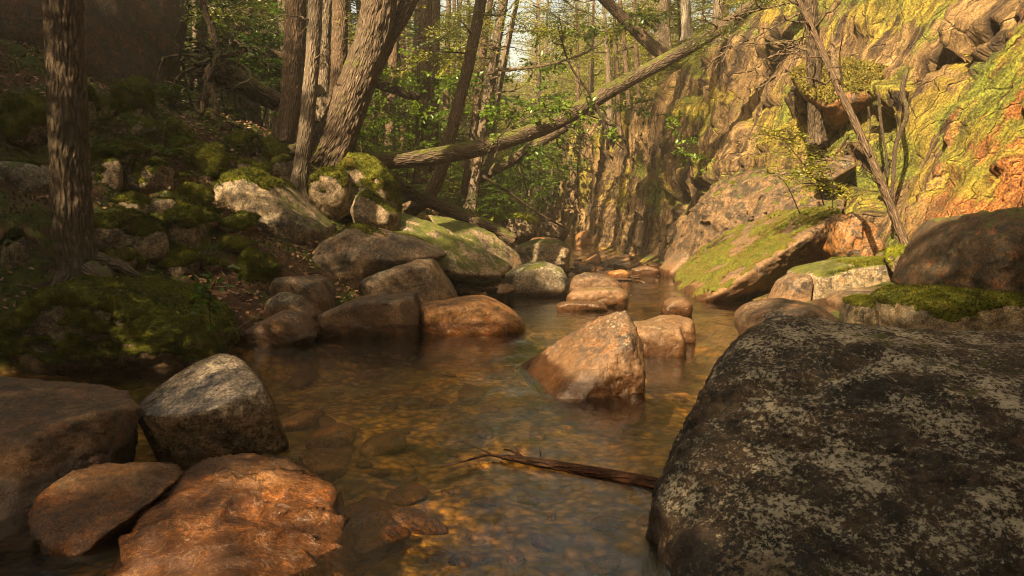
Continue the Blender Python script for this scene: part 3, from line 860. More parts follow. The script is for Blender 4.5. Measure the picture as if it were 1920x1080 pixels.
# upstream: boulders where the creek comes down
up = [([(955, 480), (965, 462), (1010, 450), (1055, 452), (1070, 470), (1068, 498), (1000, 505), (960, 495)], 17.5, .9, 'granite_mossy', 'dark angular boulder behind the pale dome', 20),
      ([(985, 458), (1000, 447), (1045, 446), (1060, 458), (1050, 468), (990, 470)], 19, .8, 'granite_orange', 'orange capped boulder on the dark angular one', 16),
      ([(1085, 480), (1090, 473), (1140, 472), (1154, 478), (1150, 487), (1090, 488)], 25, .9, 'granite_pink', 'flat sunlit slab in the creek below the wall', 22),
      ([(1080, 500), (1125, 476), (1128, 502), (1118, 506)], 20.5, .7, 'granite_orange', 'dark red pointed slab in the creek', 26),
      ([(1125, 490), (1180, 483), (1185, 500), (1130, 506)], 21, .8, 'granite_brown', 'long dark flat slab touching the pointed one', 24),
      ([(1150, 494), (1180, 489), (1192, 497), (1185, 504), (1152, 503)], 19.5, .5, 'granite_grey_wet', 'small grey rounded stone at the head of the pool', 10),
      ([(1072, 512), (1085, 500), (1115, 496), (1120, 508), (1100, 514)], 18.5, .5, 'granite_pink', 'low wet slanting stone before the pointed slab', 18),
      ([(1075, 465), (1080, 440), (1100, 432), (1125, 448), (1130, 470), (1100, 475)], 27, 1.2, 'granite_orange', 'smooth rust coloured boulder at the wall foot', 10),
      ([(1000, 430), (1010, 415), (1050, 418), (1070, 432), (1050, 448), (1005, 446)], 27, 1.2, 'granite_brown', 'brown flat boulder across the narrow creek', 18),
      ([(985, 420), (1000, 395), (1030, 392), (1042, 415), (1035, 428), (990, 428)], 31, 1.5, 'granite_pink', 'pinkish block below the sunlit far bank', 22),
      ([(912, 425), (930, 402), (975, 400), (1008, 415), (1010, 440), (975, 448), (925, 445)], 22, 1.5, 'granite_mossy', 'rounded boulder under bright green moss upstream', 10),
      ([(1005, 395), (1010, 372), (1030, 360), (1045, 372), (1045, 395), (1020, 402)], 36, 1.8, 'granite_pink', 'pale sunlit ledge block at the far bend', 20),
      ([(1140, 512), (1170, 506), (1182, 513), (1176, 520), (1145, 520)], 16.5, .4, 'granite_orange', 'small red flat stone in the riffle', 16),
      ([(1185, 505), (1215, 499), (1238, 506), (1230, 514), (1190, 513)], 17.6, .4, 'granite_pink', 'wet flat stone in the riffle by the wall', 16),
      ([(900, 480), (915, 455), (945, 452), (972, 485), (975, 510), (945, 516), (915, 512)], 15.2, .9, 'granite_mossy', 'lichened block right under the log end', 20),
      ([(1245, 512), (1262, 492), (1290, 470), (1300, 500), (1280, 530), (1250, 528)], 17.2, 1.0, 'granite_brown', 'grey boulder wedged between creek and mossy slab', 14)]
for k, (o_, Y_, T_, m_, lab, pw) in enumerate(up):
    rock('creek_boulder', lab, solid(o_, Y_, T_, sink=.3), MAT[m_], 4 if k != 0 else 5, pw, 80 + k, .05, 8, .95, group='boulders where the creek enters the pool',
         moss=dict(thr=.25, thick=.1, fuzz=3000, L=.04, mat=MAT['moss_gold']) if k == 10 else None)

# right shore
rock('mossy_slab', 'great tilted slab with a green moss back and dark undercut by the right shore',
     pp((1243, 520, 17.2), (1306, 568, 12.05), (1318, 574, 11.9), (1578, 398, 12.3), (1560, 384, 13.2), (1480, 386, 15), (1395, 412, 16.5), (1300, 470, 18),
        (1440, 540, 12.9), (1575, 470, 13.2), (1360, 590, 12.8), (1560, 560, 14), (1580, 430, 12.5), (1450, 480, 12.0)),
     MAT['granite_block'], 6, 5, 51, 0.07, 6, .96, fine=2.2, crease=.07,
     moss=dict(thr=.45, thick=.08, fuzz=26000, L=.022, mat=MAT['moss_slab'], cx=lambda b: fbm(b, 2.2, 4, 5) * .55 - .12))
rock('long_mossy_rock', 'long rounded mossy rock lying right of the tilted slab',
     solid([(1505, 555), (1512, 518), (1530, 508), (1600, 490), (1670, 482), (1695, 500), (1690, 530), (1620, 560), (1560, 572), (1515, 570)], 10.6, 1.1), MAT['granite_mossy'], 5, 14, 52, .04, moss=dict(thr=.95, thick=.03, fuzz=5000))
rock('tan_pointed_rock', 'sunlit tan rock at the left end of the long mossy rock', solid([(1460, 572), (1480, 530), (1505, 514), (1520, 518), (1515, 570), (1480, 578)], 10.5, .6), MAT['granite_brown'], 5, 16, 53, .04)
rock('mossy_rock', 'mossy rock with a round hollow at the right end of the long one', solid([(1690, 500), (1700, 475), (1740, 464), (1790, 490), (1792, 520), (1770, 535), (1730, 540), (1715, 520)], 10.5, 1.0), MAT['granite_mossy'], 5, 12, 54, .05, moss=dict(thr=.75, thick=.05, fuzz=3000))
rock('moss_topped_stone', 'small green topped stone under the foot of the leaning pole', solid([(1682, 482), (1695, 468), (1730, 463), (1752, 472), (1748, 486), (1690, 490)], 9.9, .5), MAT['granite_mossy'], 4, 9, 56, .05, moss=dict(thr=.2, thick=.05, fuzz=2500, mat=MAT['moss_gold']), cat='stone')
rock('smooth_brown_rock', 'smooth wet brown rock showing behind the top of the lichened boulder', solid([(1402, 612), (1430, 585), (1480, 568), (1540, 572), (1578, 600), (1580, 640), (1410, 640)], 7.2, .8), MAT['granite_pink'], 5, 9, 55, .03)
rock('pale_shelf', 'pale flat shelf of rock under the pebbles on the right shore', solid([(1610, 580), (1640, 560), (1700, 560), (1790, 548), (1800, 600), (1740, 630), (1620, 610)], 8.7, 1.2), MAT['granite_brown'], 5, 18, 57, .03)
rock('green_stone', 'rounded green mossed stone below the pebble shelf', solid([(1602, 605), (1612, 568), (1650, 562), (1700, 575), (1715, 600), (1690, 618), (1620, 618)], 8.2, .6), MAT['granite_mossy'], 5, 10, 58, .05, moss=dict(thr=.5, thick=.04, fuzz=4000))
rock('mossy_shelf_rock', 'broad dark mossy rock behind the lichened boulder at the right', solid([(1715, 600), (1730, 575), (1800, 560), (1900, 558), (1990, 570), (2000, 640), (1820, 650), (1725, 632)], 7.1, 1.3, fb=.2), MAT['granite_mossy'], 5, 14, 59, .04, moss=dict(thr=.45, thick=.05, fuzz=12000))
rock('rusty_corner_boulder', 'tall dark rusty boulder at the right edge below the cliff', solid([(1795, 565), (1800, 500), (1830, 440), (1880, 400), (1960, 390), (2100, 420), (2120, 560), (1850, 590)], 7.9, 1.6), MAT['granite_mossdark'], 6, 14, 61, .09, crease=.04)
rock('cave_block', 'dark brown block in the hollow between slab and cliff', solid([(1560, 470), (1570, 420), (1600, 400), (1640, 420), (1650, 480), (1600, 500)], 12.2, 1.0), MAT['granite_orange'], 5, 16, 62, .05)
# the bulging foot of the wall behind the slab
rock('wall_foot_boulder', 'huge cracked brown boulder mass leaning against the cliff behind the mossy slab',
     pp((1238, 512, 19.2), (1262, 440, 19.5), (1290, 398, 19), (1355, 332, 18.4), (1450, 312, 17.2), (1560, 322, 15.5), (1600, 380, 14.2), (1580, 420, 13.6), (1400, 430, 16), (1290, 500, 17.6), (1340, 380, 17.4), (1460, 350, 15.9), (1500, 330, 19), (1300, 420, 21)),
     MAT['granite_wall'], 6, 14, 63, .07, 12, .93, crease=.25, layers=((.35, .3, 1), 1.1, .16), moss=dict(thr=.85, thick=.03, fuzz=4000))

# small stones
def cobble_mesh(k, flat=.6):
    S, F = ico(3)
    rng = np.random.default_rng(500 + k)
    q = rng.normal(size=(12, 3)); q /= np.linalg.norm(q, axis=1)[:, None]
    r = radial(S, q, .8 + .3 * rng.random(12), 9)
    r = np.minimum(r, 1.4)
    V = S * r[:, None] * np.array([1, .75 + .2 * rng.random(), flat * (.7 + .5 * rng.random())])
    V += (fbm(V, 2.5, 3, k) * .06)[:, None] * S
    return V, F
CB = [mesh_np('cobble', *cobble_mesh(k), MAT['granite_cobble']) for k in range(6)]
CBP = [mesh_np('pebble', *cobble_mesh(k + 10), MAT['granite_pink']) for k in range(5)]
k = 0
while k < 290:                                   # stones on the bed of the pool, seen through the water
    x = R.uniform(-3, 3.8); y = 3 + R.random() ** 1.3 * 9
    z = hz1(x, y)
    if z > -.12: continue
    s = R.uniform(.03, .10) if R.random() < .85 else R.uniform(.12, .22)
    o = link('bed_stone', CB[k % 6], None, (x, y, z + s * .3), (R.uniform(-.3, .3), R.uniform(-.3, .3), R.uniform(0, 6.3)), (s * 1.3, s, s * .7))
    tag(o, 'amber brown stone lying on the bed of the pool under water', 'stone', 'stones on the bed of the pool')
    k += 1
for k in range(46):                              # heap between slab and pale dome
    x0 = 848 + R.random() * 108; y0 = 512 + R.random() * 34
    Y_ = 14.2 - (y0 - 512) / 34 * 1.9
    s = R.uniform(.05, .14)
    p_ = P(x0, y0, Y_); p_[2] = max(p_[2], 0)
    tag(link('shore_stone', CBP[k % 5], None, tuple(p_), (R.uniform(-.4, .4), R.uniform(-.4, .4), R.uniform(0, 6.3)), (s * 1.5, s, s * .7)),
        'small reddish brown stone in the heap left of the pale dome boulder', 'stone', 'stones heaped at the left shore')
for k in range(40):                              # pebbles on the shelf
    x0 = 1640 + R.random() * 140; y0 = 562 - (x0 - 1640) * .16 + R.uniform(-6, 8)
    s = R.uniform(.03, .08)
    p_ = P(x0, y0, R.uniform(8.7, 9.3))
    tag(link('pebble', CBP[(k + 1) % 5], None, tuple(p_), (R.uniform(-.4, .4), R.uniform(-.4, .4), R.uniform(0, 6.3)), (s * 1.2, s, s * .8)),
        'pinkish pebble on the pale shelf below the long mossy rock', 'pebble', 'pebbles on the shelf of the right shore')
for k in range(60):                              # riffle
    x0 = 1080 + R.random() * 165; y0 = 486 + R.random() * 38
    p_ = W(x0, y0, 0.05)
    p_[2] = float(water_z(p_[1]))
    s = R.uniform(.06, .2) * p_[1] / 18
    tag(link('riffle_stone', CBP[k % 5], None, tuple(p_), (R.uniform(-.2, .2), R.uniform(-.2, .2), R.uniform(0, 6.3)), (s * 1.6, s, s * .45)),
        'flat wet stone breaking the riffle where the creek enters', 'stone', 'stones in the riffle above the pool')

# ------------------------------------------------------------------ the cliff on the right
cy_ = [-6, 0, 3, 6, 8, 10.5, 13, 16, 20, 24, 27, 31, 36, 41, 46, 52]
cx_ = [7.6, 7.4, 7.2, 7.0, 6.9, 6.75, 6.5, 5.9, 4.9, 3.95, 3.3, 2.6, 2.35, 3.0, 4.6, 8]
NU, NV = 860, 340
tt = np.linspace(0, 1, NU)
yy = -6 + 58 * tt ** 1.0
uy = np.interp(tt, [0, .12, .6, .85, 1], [-6, 5, 24, 40, 52])
xc = np.interp(uy, cy_, cx_)
kern = np.exp(-np.linspace(-2, 2, 41) ** 2); kern /= kern.sum()
xc = np.convolve(np.pad(xc, 20, mode='edge'), kern, 'valid')
tx = np.gradient(xc); ty = np.gradient(uy); tl = np.hypot(tx, ty)
nxw, nyw = -ty / tl, tx / tl                      # normal towards the creek
Hc = np.interp(uy, [-6, 9, 13, 15.5, 18, 24, 34, 45], [13, 13, 11, 9.0, 7.5, 5.6, 4.6, 4.2]) + fbm(np.stack([uy, uy * 0, uy * 0], 1), .5, 3) * .35
lean = np.interp(uy, [-6, 9, 13, 18, 24, 30, 45], [.52, .52, .45, .32, .20, .12, .10])
vv = np.linspace(0, 1, NV)
FACE = .80                                        # the last fifth of v runs back over the top
U, Vv = np.meshgrid(np.arange(NU), vv)
U = U.ravel(); Vv = Vv.ravel()
s_ = np.clip(Vv / FACE, 0, 1); top = np.clip((Vv - FACE) / (1 - FACE), 0, 1)
Hh = Hc[U] * s_
rnd_top = Hc[U] * .0
off = -lean[U] * Hh - 0.25 * sstep(.9, 1, s_) - top ** 1.5 * 30
zz_ = Hh - .8 + top ** 1.4 * 11 + .8 * s_
B = np.stack([xc[U] + nxw[U] * off, uy[U] + nyw[U] * off * (1 - top * .9), zz_ + water_z(uy[U]) * .8], 1)
al = np.concatenate([[0], np.cumsum(np.hypot(np.diff(xc), np.diff(uy)))])[U]
shr = np.interp(uy[U], [10, 16, 24], [.30, .18, .08])
q1 = np.stack([al * 1.0 + Hh * shr, Hh * .13, off * .2], 1)
rib = (sstep(-.4, 1.3, ridge(q1, 1.15, 2, 2)) - .5) * .75 + (sstep(-.5, 1.2, ridge(q1, 3.1, 2, 5)) - .5) * .26 + fbm(q1, 7.5, 2, 6) * .03
blk = fbm(B, .38, 3, 6) * .18 + .0 * np.floor(fbm(np.stack([al, Hh * .45, al * 0], 1), .5, 3, 7) * 2.6) * .14
fn = fbm(B, 3.0, 4, 8) * .06 + ridge(B, 1.6, 3, 14) * .02
def worley(a, b, seed):
    ia, ib = np.floor(a).astype(int), np.floor(b).astype(int)
    f1 = np.full(len(a), 9.0); f2 = np.full(len(a), 9.0); idv = np.zeros(len(a)); sl = np.zeros(len(a))
    for da in (-1, 0, 1):
        for db in (-1, 0, 1):
            ca, cb = ia + da, ib + db
            h1 = _perm[(_perm[(ca + seed) & 255] + cb) & 255] / 255.0
            h2 = _perm[(_perm[(cb + seed * 3) & 255] + ca + 91) & 255] / 255.0
            h3 = _perm[(_perm[(ca + 37 + seed) & 255] + cb + 17) & 255] / 255.0
            pa, pb = ca + h1, cb + h2
            d = np.hypot(a - pa, b - pb)
            nw = d < f1
            f2 = np.where(nw, f1, np.minimum(f2, d)); f1 = np.where(nw, d, f1)
            idv = np.where(nw, h3, idv); sl = np.where(nw, a - pa, sl)
    return f1, f2 - f1, idv, sl
wa = al + fbm(B, .9, 3, 41) * .07 + Hh * shr; wb = Hh + fbm(B, .8, 2, 42) * .6
_, e1, c1_, sl1 = worley(wa / .85, wb / 5.5, 5)
_, e2, c2_, sl2 = worley(wa / .33, wb / 2.4, 9)
_, e3, c3_, sl3 = worley(wa / .16, wb / .8, 13)
slabs = (c1_ - .5) * .55 + (c2_ - .5) * .20 + (c3_ - .5) * .07 + sl1 * .34 + sl2 * .13 - .10 * sstep(.10, 0, e1) - .05 * sstep(.12, 0, e2)
# cracks, ledges and hollows with their places on the wall
amp_face = np.where(top > 0, 1 - sstep(0, .5, top), 1)
nearw = sstep(8, 14, uy[U])
disp = (rib * .45 + slabs * (.8 + .4 * nearw) + blk + fn) * amp_face
Dn = np.stack([nxw[U], nyw[U], .35 + 0 * U], 1)
Dn /= np.linalg.norm(Dn, axis=1)[:, None]
Bd = B + Dn * disp[:, None]

def find(px, py):
    """nearest cliff vertex along the sight line through a pixel"""
    d = P(px, py, 1.0) - np.array([0, 0, CAM_H]); d /= np.linalg.norm(d)
    rel = Bd - np.array([0, 0, CAM_H])
    tpar = rel @ d
    perp = np.linalg.norm(rel - tpar[:, None] * d, axis=1)
    ok = (perp < .02 * tpar + .03) & (tpar > 1)
    if not ok.any(): return Bd[np.argmin(perp + (tpar < 1) * 99)]
    return Bd[np.argmin(np.where(ok, tpar, 1e9))]

def carve(seg, width, depth):
    a = [find(*s) for s in seg]
    tot = np.full(len(Bd), 9.0)
    for p0, p1 in zip(a[:-1], a[1:]):
        e = p1 - p0; L2 = float(e @ e) + 1e-9
        t_ = np.clip((Bd - p0) @ e / L2, 0, 1)
        tot = np.minimum(tot, np.linalg.norm(Bd - (p0 + t_[:, None] * e), axis=1))
    tot = tot + fbm(Bd, 2.5, 2, 3) * width * .5
    return -depth * np.exp(-np.clip(tot / width, 0, 9) ** 2.5)
cuts_ = [([(1225, 385), (1260, 368), (1300, 345)], .38, 1.0), ([(1262, 150), (1285, 115)], .35, .9), ([(1300, 345), (1400, 322)], .13, .35), ([(1590, 265), (1605, 300)], .22, .5),
         ([(1620, 200), (1650, 185)], .28, 1.0), ([(1880, 0), (1800, 50), (1720, 100), (1680, 130)], .14, .45), ([(1560, 60), (1545, 150)], .2, .4), ([(1400, 85), (1370, 200)], .22, .5),
         ([(1905, 180), (1850, 330), (1800, 420)], .12, .3), ([(1480, 120), (1440, 280)], .15, .35), ([(1760, 240), (1700, 350)], .08, .2), ([(1200, 440), (1230, 400)], .15, .4),
         ([(1100, 300), (1115, 420)], .3, .5), ([(1360, 300), (1400, 260)], .15, .4), ([(1580, 300), (1600, 350)], .2, .5), ([(1640, 220), (1600, 430)], .12, .25)]
hol = np.zeros(len(Bd))
for sg, w_, d_ in cuts_:
    hol += carve(sg, w_, d_)
bul = [([(1640, 165), (1560, 190), (1500, 160)], .45, .55), ([(1860, 20), (1700, 130)], .25, -.0)]
for sg, w_, d_ in bul[:1]:
    hol -= carve([(a_, b_ ) for a_, b_ in sg], w_, d_)
Bd = Bd + Dn * hol[:, None]
Fq = (np.arange(NV - 1)[:, None] * NU + np.arange(NU - 1)[None]).ravel()
Fq = np.stack([Fq, Fq + NU, Fq + NU + 1, Fq + 1], 1)

t = NT('cliff_rock')
lv = t.attr('run'); hv_ = t.attr('rise')
cmb = t.n("ShaderNodeCombineXYZ"); t.l(lv, cmb.inputs[0]); t.l(hv_, cmb.inputs[1])
wc = t.warp(.6, .05, cmb.outputs[0])
st1 = t.maps((1.5, .11, 1), vec=wc); st2 = t.maps((5.5, .30, 1), vec=wc); st3 = t.maps((15, 1.0, 1), vec=t.warp(1.5, .05, cmb.outputs[0]))
s1 = t.noise(1, 5, .65, st1); s2 = t.noise(1, 6, .75, st2); s3 = t.noise(1, 5, .75, st3)
big = t.noise(.7, 5, .6); mid = t.noise(5, 6, .7); fine = t.noise(30, 5, .75); sp = t.noise(110, 3, .8)
col = t.mix(t.ramp(s1, .35, .65), (0.085, 0.052, 0.024), (0.21, 0.135, 0.06))
col = t.mix(t.ramp(s2, .45, .68, 0, .8), col, (0.30, 0.20, 0.09))
col = t.mix(t.ramp(s2, .505, .43, 0, .9), col, (0.032, 0.02, 0.012))  # dark and pale stripes also paint rib shade and light into the stone
ru = t.attr('rust')
rr = t.math('ADD', t.math('MULTIPLY', ru, .42), t.math('MULTIPLY', mid, .5))
col = t.mix(t.ramp(rr, .42, .62, 0, .95), col, t.mix(t.ramp(fine, .3, .7), (0.18, 0.06, 0.018), (0.36, 0.15, 0.035)))
mo = t.math('ADD', t.math('MULTIPLY', t.attr('mossy'), .35), t.math('ADD', t.math('MULTIPLY', s1, .40), t.math('MULTIPLY', s2, .75)))
mo = t.math('ADD', mo, t.math('MULTIPLY', t.nz(), .12))
mm = t.ramp(mo, .775, .84)
mc = t.mix(t.ramp(fine, .3, .7), (0.045, 0.07, 0.007), (0.14, 0.165, 0.014))
mc = t.mix(t.ramp(big, .4, .6, 0, .8), mc, (0.24, 0.17, 0.025))
col = t.mix(t.math('MULTIPLY', mm, .92), col, mc)
col = t.mix(1.0, col, t.mix(t.ramp(s3, .36, .64), (.4, .38, .36), (1.4, 1.4, 1.35)), 'MULTIPLY')
col = t.mix(1.0, col, t.mix(t.ramp(fine, .36, .64), (.5, .5, .5), (1.4, 1.4, 1.4)), 'MULTIPLY')
h = t.math('ADD', t.math('MULTIPLY', s2, 1.6), t.math('MULTIPLY', s3, .7))
h = t.math('ADD', h, t.math('MULTIPLY', mid, .6)); h = t.math('ADD', h, t.math('MULTIPLY', fine, .45)); h = t.math('ADD', h, t.math('MULTIPLY', sp, .1))
h = t.math('ADD', h, t.math('MULTIPLY', mm, .15))
ckv = t.vor(1.0, t.maps((4.5, 1.3, 1), vec=t.warp(2.0, .25, cmb.outputs[0])), 'DISTANCE_TO_EDGE')
h = t.math('ADD', h, t.math('MULTIPLY', t.ramp(ckv, 0, .03), .5))
MAT['cliff'] = t.done(col, t.ramp(mid, .3, .7, .45, .85), t.bump(h, .10), .35)
me = mesh_np("cliff", Bd, Fq, MAT['cliff'])
vattr(me, 'run', al + Hh * shr)
vattr(me, 'rise', Hh + top * 30)
vattr(me, 'rust', sstep(13.5, 10.5, uy[U]) * (.75 + .4 * sstep(7, 1, Hh)) + sstep(.9, .1, Hh) * .75)
vattr(me, 'mossy', sstep(1.0, 2.6, Hh) * .55 + fbm(B, .55, 3, 12) * .6 + top * 1.2 - .9 * sstep(13, 10, uy[U]) * sstep(-.1, .35, fbm(q1, .5, 3, 77)))
cliff = tag(link("cliff", me), kind='structure')
CLN = normals_of(me)

# ------------------------------------------------------------------ wood
def catmull(pts, rad, n):
    pts = np.array(pts, float); rad = np.array(rad, float)
    Pn = np.vstack([2 * pts[0] - pts[1], pts, 2 * pts[-1] - pts[-2]])
    Rn = np.concatenate([[rad[0]], rad, [rad[-1]]])
    out, ro = [], []
    m = len(pts) - 1
    t_ = np.linspace(0, m, n)
    k = np.minimum(t_.astype(int), m - 1); u = (t_ - k)[:, None]
    p0, p1, p2, p3 = Pn[k], Pn[k + 1], Pn[k + 2], Pn[k + 3]
    c = .5 * ((2 * p1) + (-p0 + p2) * u + (2 * p0 - 5 * p1 + 4 * p2 - p3) * u ** 2 + (-p0 + 3 * p1 - 3 * p2 + p3) * u ** 3)
    r = np.interp(t_, np.arange(m + 1), rad)
    return c, r

def tube(pts, rad, na=10, step=.15, bark=0.0, flare=0.0, seed=0, knots=0, bfreq=26, cap=True):
    pts = np.array(pts, float)
    L = np.linalg.norm(np.diff(pts, axis=0), axis=1).sum()
    n = max(3, int(L / step))
    c, r = catmull(pts, rad, n)
    T = np.gradient(c, axis=0); T /= np.linalg.norm(T, axis=1)[:, None]
    ref = np.array([0, 1.0, 0.1]) if abs(T[0][1]) < .8 else np.array([1.0, 0, 0])
    A = np.cross(T, ref); A /= np.linalg.norm(A, axis=1)[:, None]
    Bv = np.cross(T, A)
    th = np.linspace(0, 2 * np.pi, na, endpoint=False)
    s = np.concatenate([[0], np.cumsum(np.linalg.norm(np.diff(c, axis=0), axis=1))])
    S, TH = np.meshgrid(s, th, indexing='ij')
    ct, sn = np.cos(TH), np.sin(TH)
    rr = np.repeat(r[:, None], na, 1)
    if flare:
        fl = np.exp(-S / (rr.max() * 1.3))
        rr = rr * (1 + fl * flare * (.55 + .45 * np.cos(TH * 5 + seed) + .2 * np.cos(TH * 3 + 2 * seed)))
    q = np.stack([(ct * rr).ravel() * bfreq, (sn * rr).ravel() * bfreq, S.ravel() * bfreq * .16], 1)
    low = np.stack([ct.ravel() * 1.2, sn.ravel() * 1.2, S.ravel() * 1.1], 1)
    dr = fbm(low, 1, 2, seed) * .07 * rr.ravel()
    if bark:
        dr = dr + bark * (np.clip(np.abs(perlin(q + seed)) * 3.2, 0, 1) - .5) + bark * .4 * fbm(q, 2.1, 2, seed)
    rr = rr + dr.reshape(rr.shape)
    V = c[:, None] + rr[:, :, None] * (ct[:, :, None] * A[:, None] + sn[:, :, None] * Bv[:, None])
    V = V.reshape(-1, 3)
    i = (np.arange(n - 1)[:, None] * na + np.arange(na)[None]); j = (np.arange(n - 1)[:, None] * na + (np.arange(na) + 1)[None] % na)
    F = np.stack([i.ravel(), j.ravel(), (j + na).ravel(), (i + na).ravel()], 1)
    if cap:
        V = np.vstack([V, c[0] , c[-1]])
        a = np.arange(na); b = (a + 1) % na
        F2 = np.concatenate([np.stack([b, a, np.full(na, len(V) - 2), np.full(na, len(V) - 2)], 1)[:, :3], np.stack([a + (n - 1) * na, b + (n - 1) * na, np.full(na, len(V) - 1)], 1)])
        return V, F, F2, c, r
    return V, F, np.zeros((0, 3), int), c, r

def add_tube(g, *a, **k):
    V, F, F2, c, r = tube(*a, **k)
    n0 = g.n
    na = k.get('na', a[2] if len(a) > 2 else 10)
    n_ = len(c); th = np.linspace(0, 2 * np.pi, na, endpoint=False)
    s = np.concatenate([[0], np.cumsum(np.linalg.norm(np.diff(c, axis=0), axis=1))])
    S, TH = np.meshgrid(s, th, indexing='ij'); rr = np.repeat(r[:, None], na, 1)
    G_ = np.stack([np.cos(TH) * rr, np.sin(TH) * rr, S], -1).reshape(-1, 3) + n0 * .37
    g.A[n0] = np.vstack([G_, G_[:1], G_[-1:]])[:len(V)]
    g.V.append(V); g.Q.append(F + n0)
    if len(F2): g.T.append(F2 + n0)
    g.n += len(V)
    return c, r

def rel(me, o):
    me.transform(Matrix.Translation(-Vector(o.location))); return me

def wiggle(a, b, n, amt, rng, sag=0.0):
    a, b = np.array(a, float), np.array(b, float)
    L = np.linalg.norm(b - a)
    t_ = np.linspace(0, 1, n)[:, None]
    p = a + (b - a) * t_
    w = rng.normal(size=(n, 3)) * amt * L
    w[0] = 0; w[-1] *= .5
    p = p + w
    p[:, 2] += -sag * L * 4 * (t_ * (1 - t_))[:, 0]
    return p

def dead_branch(base, d, L, r, rng, mat, parent, name='branch', twigs=3, na=6):
    d = np.array(d, float); d /= np.linalg.norm(d)
    g = Geo()
    p = wiggle(base, base + d * L, 6, .05, rng)
    c, rr = add_tube(g, p, np.linspace(r, r * .3, 6), na, max(.03, L / 14))
    for k in range(twigs):
        i = int(len(c) * (.3 + .6 * rng.random()))
        dd = d + rng.normal(size=3) * .6; dd /= np.linalg.norm(dd)
        add_tube(g, wiggle(c[i], c[i] + dd * L * (.2 + .3 * rng.random()), 4, .06, rng), np.linspace(r * .45, r * .15, 4), 4, max(.03, L / 14))
    return link(name, rel(g.mesh(name, mat), parent), parent)

def tree(name, label, path, rad, mat, bark=.02, na=28, step=.07, flare=.7, branches=6, crown=None, group=None, seed=1, bz=(1.5, 8), bl=.5, cat='tree', bfreq=26, brmat=None):
    rng = np.random.default_rng(seed)
    path = np.array(path, float)
    root = thing(name, label, cat, tuple(path[0]), 0, group)
    g = Geo()
    c, r = add_tube(g, path, rad, na, step, bark, flare, seed, bfreq=bfreq)
    link('trunk', rel(g.mesh('trunk', mat), root), root)
    for k in range(branches):
        zt = path[0][2] + rng.uniform(*bz)
        i = int(np.argmin(np.abs(c[:, 2] - zt)))
        a = rng.uniform(0, 2 * np.pi)
        d = np.array([math.cos(a), math.sin(a), rng.uniform(-.1, .5)])
        L = bl * (.3 + rng.random())
        dead_branch(c[i] + d * r[i] * .7, d, L, .012 + .02 * L, rng, brmat or mat, root, twigs=2 if L > .4 else 0)
    if crown is not None:
        me, sc, zc = crown
        i = len(c) - 1
        link('crown', me, root, tuple(Vector(c[int(len(c) * zc)]) - root.location), (0, 0, rng.uniform(0, 6.3)), sc)
    return root

# ------------------------------------------------------------------ foliage
def leaves(Pt, D, Nn, L, Wd, shape=4):
    """leaf blades: pointed diamonds, or six cornered leaves"""
    D = D / np.linalg.norm(D, axis=1)[:, None]
    S = np.cross(D, Nn); S /= (np.linalg.norm(S, axis=1)[:, None] + 1e-9)
    U_ = np.cross(S, D)
    L = np.broadcast_to(np.asarray(L, float), len(Pt))[:, None]; Wd = np.broadcast_to(np.asarray(Wd, float), len(Pt))[:, None]
    if shape == 4:
        V = np.stack([Pt, Pt + D * L * .45 + S * Wd * .5, Pt + D * L, Pt + D * L * .45 - S * Wd * .5], 1)
        return V.reshape(-1, 3), np.arange(len(Pt) * 4).reshape(-1, 4)
    V = np.stack([Pt, Pt + D * L * .3 + S * Wd * .5 + U_ * L * .06, Pt + D * L * .65 + S * Wd * .38 + U_ * L * .04, Pt + D * L - U_ * L * .08,
                  Pt + D * L * .65 - S * Wd * .38 + U_ * L * .04, Pt + D * L * .3 - S * Wd * .5 + U_ * L * .06], 1)
    n = len(Pt)
    b = np.arange(n)[:, None] * 6
    F = np.concatenate([b + [0, 1, 2, 3], b + [0, 3, 4, 5]], 1).reshape(-1, 4)
    return V.reshape(-1, 3), F

def spray(O, A, L, rng, leaf=.09, gap=.11, droop=.25, dens=1.0, tilt=.35):
    """flat fan of a conifer branch"""
    A = A / np.linalg.norm(A)
    S = np.cross(A, [0, 0, 1]); S /= np.linalg.norm(S) + 1e-9
    S = S + np.array([0, 0, rng.normal() * tilt]); S /= np.linalg.norm(S)
    nt = max(3, int(L / (gap * 1.15) * dens))
    Pt, D = [], []
    for k in range(nt):
        t_ = (k + .6) / nt
        c = O + A * L * t_ + np.array([0, 0, -droop * L * t_ * t_])
        for sd in (-1, 1):
            l = L * .48 * (1 - t_ * .85) * (.3 + .7 * min(1, t_ * 3.5)) * (.75 + .5 * rng.random())
            d = A * .62 + S * sd * .8 + np.array([0, 0, -.12 + rng.normal() * .07]); d /= np.linalg.norm(d)
            m = max(2, int(l / (leaf * .62)))
            tt_ = (np.arange(m) + .5) / m
            base = c + d * l * tt_[:, None] + np.array([0, 0, -1]) * (droop * l * tt_ ** 2)[:, None]
            sg = np.where(np.arange(m) % 2 == 0, 1.0, -1.0)
            p2 = np.cross(d, [0, 0, 1.0])
            dd = d * .75 + p2 * sg[:, None] * .65 + rng.normal(size=(m, 3)) * .12
            Pt.append(base); D.append(dd)
    Pt = np.concatenate(Pt); D = np.concatenate(D)
    Nn = np.array([0, 0, 1.0]) + rng.normal(size=(len(Pt), 3)) * .75
    return leaves(Pt, D, Nn, leaf * (.8 + .5 * rng.random(len(Pt))), leaf * .36)

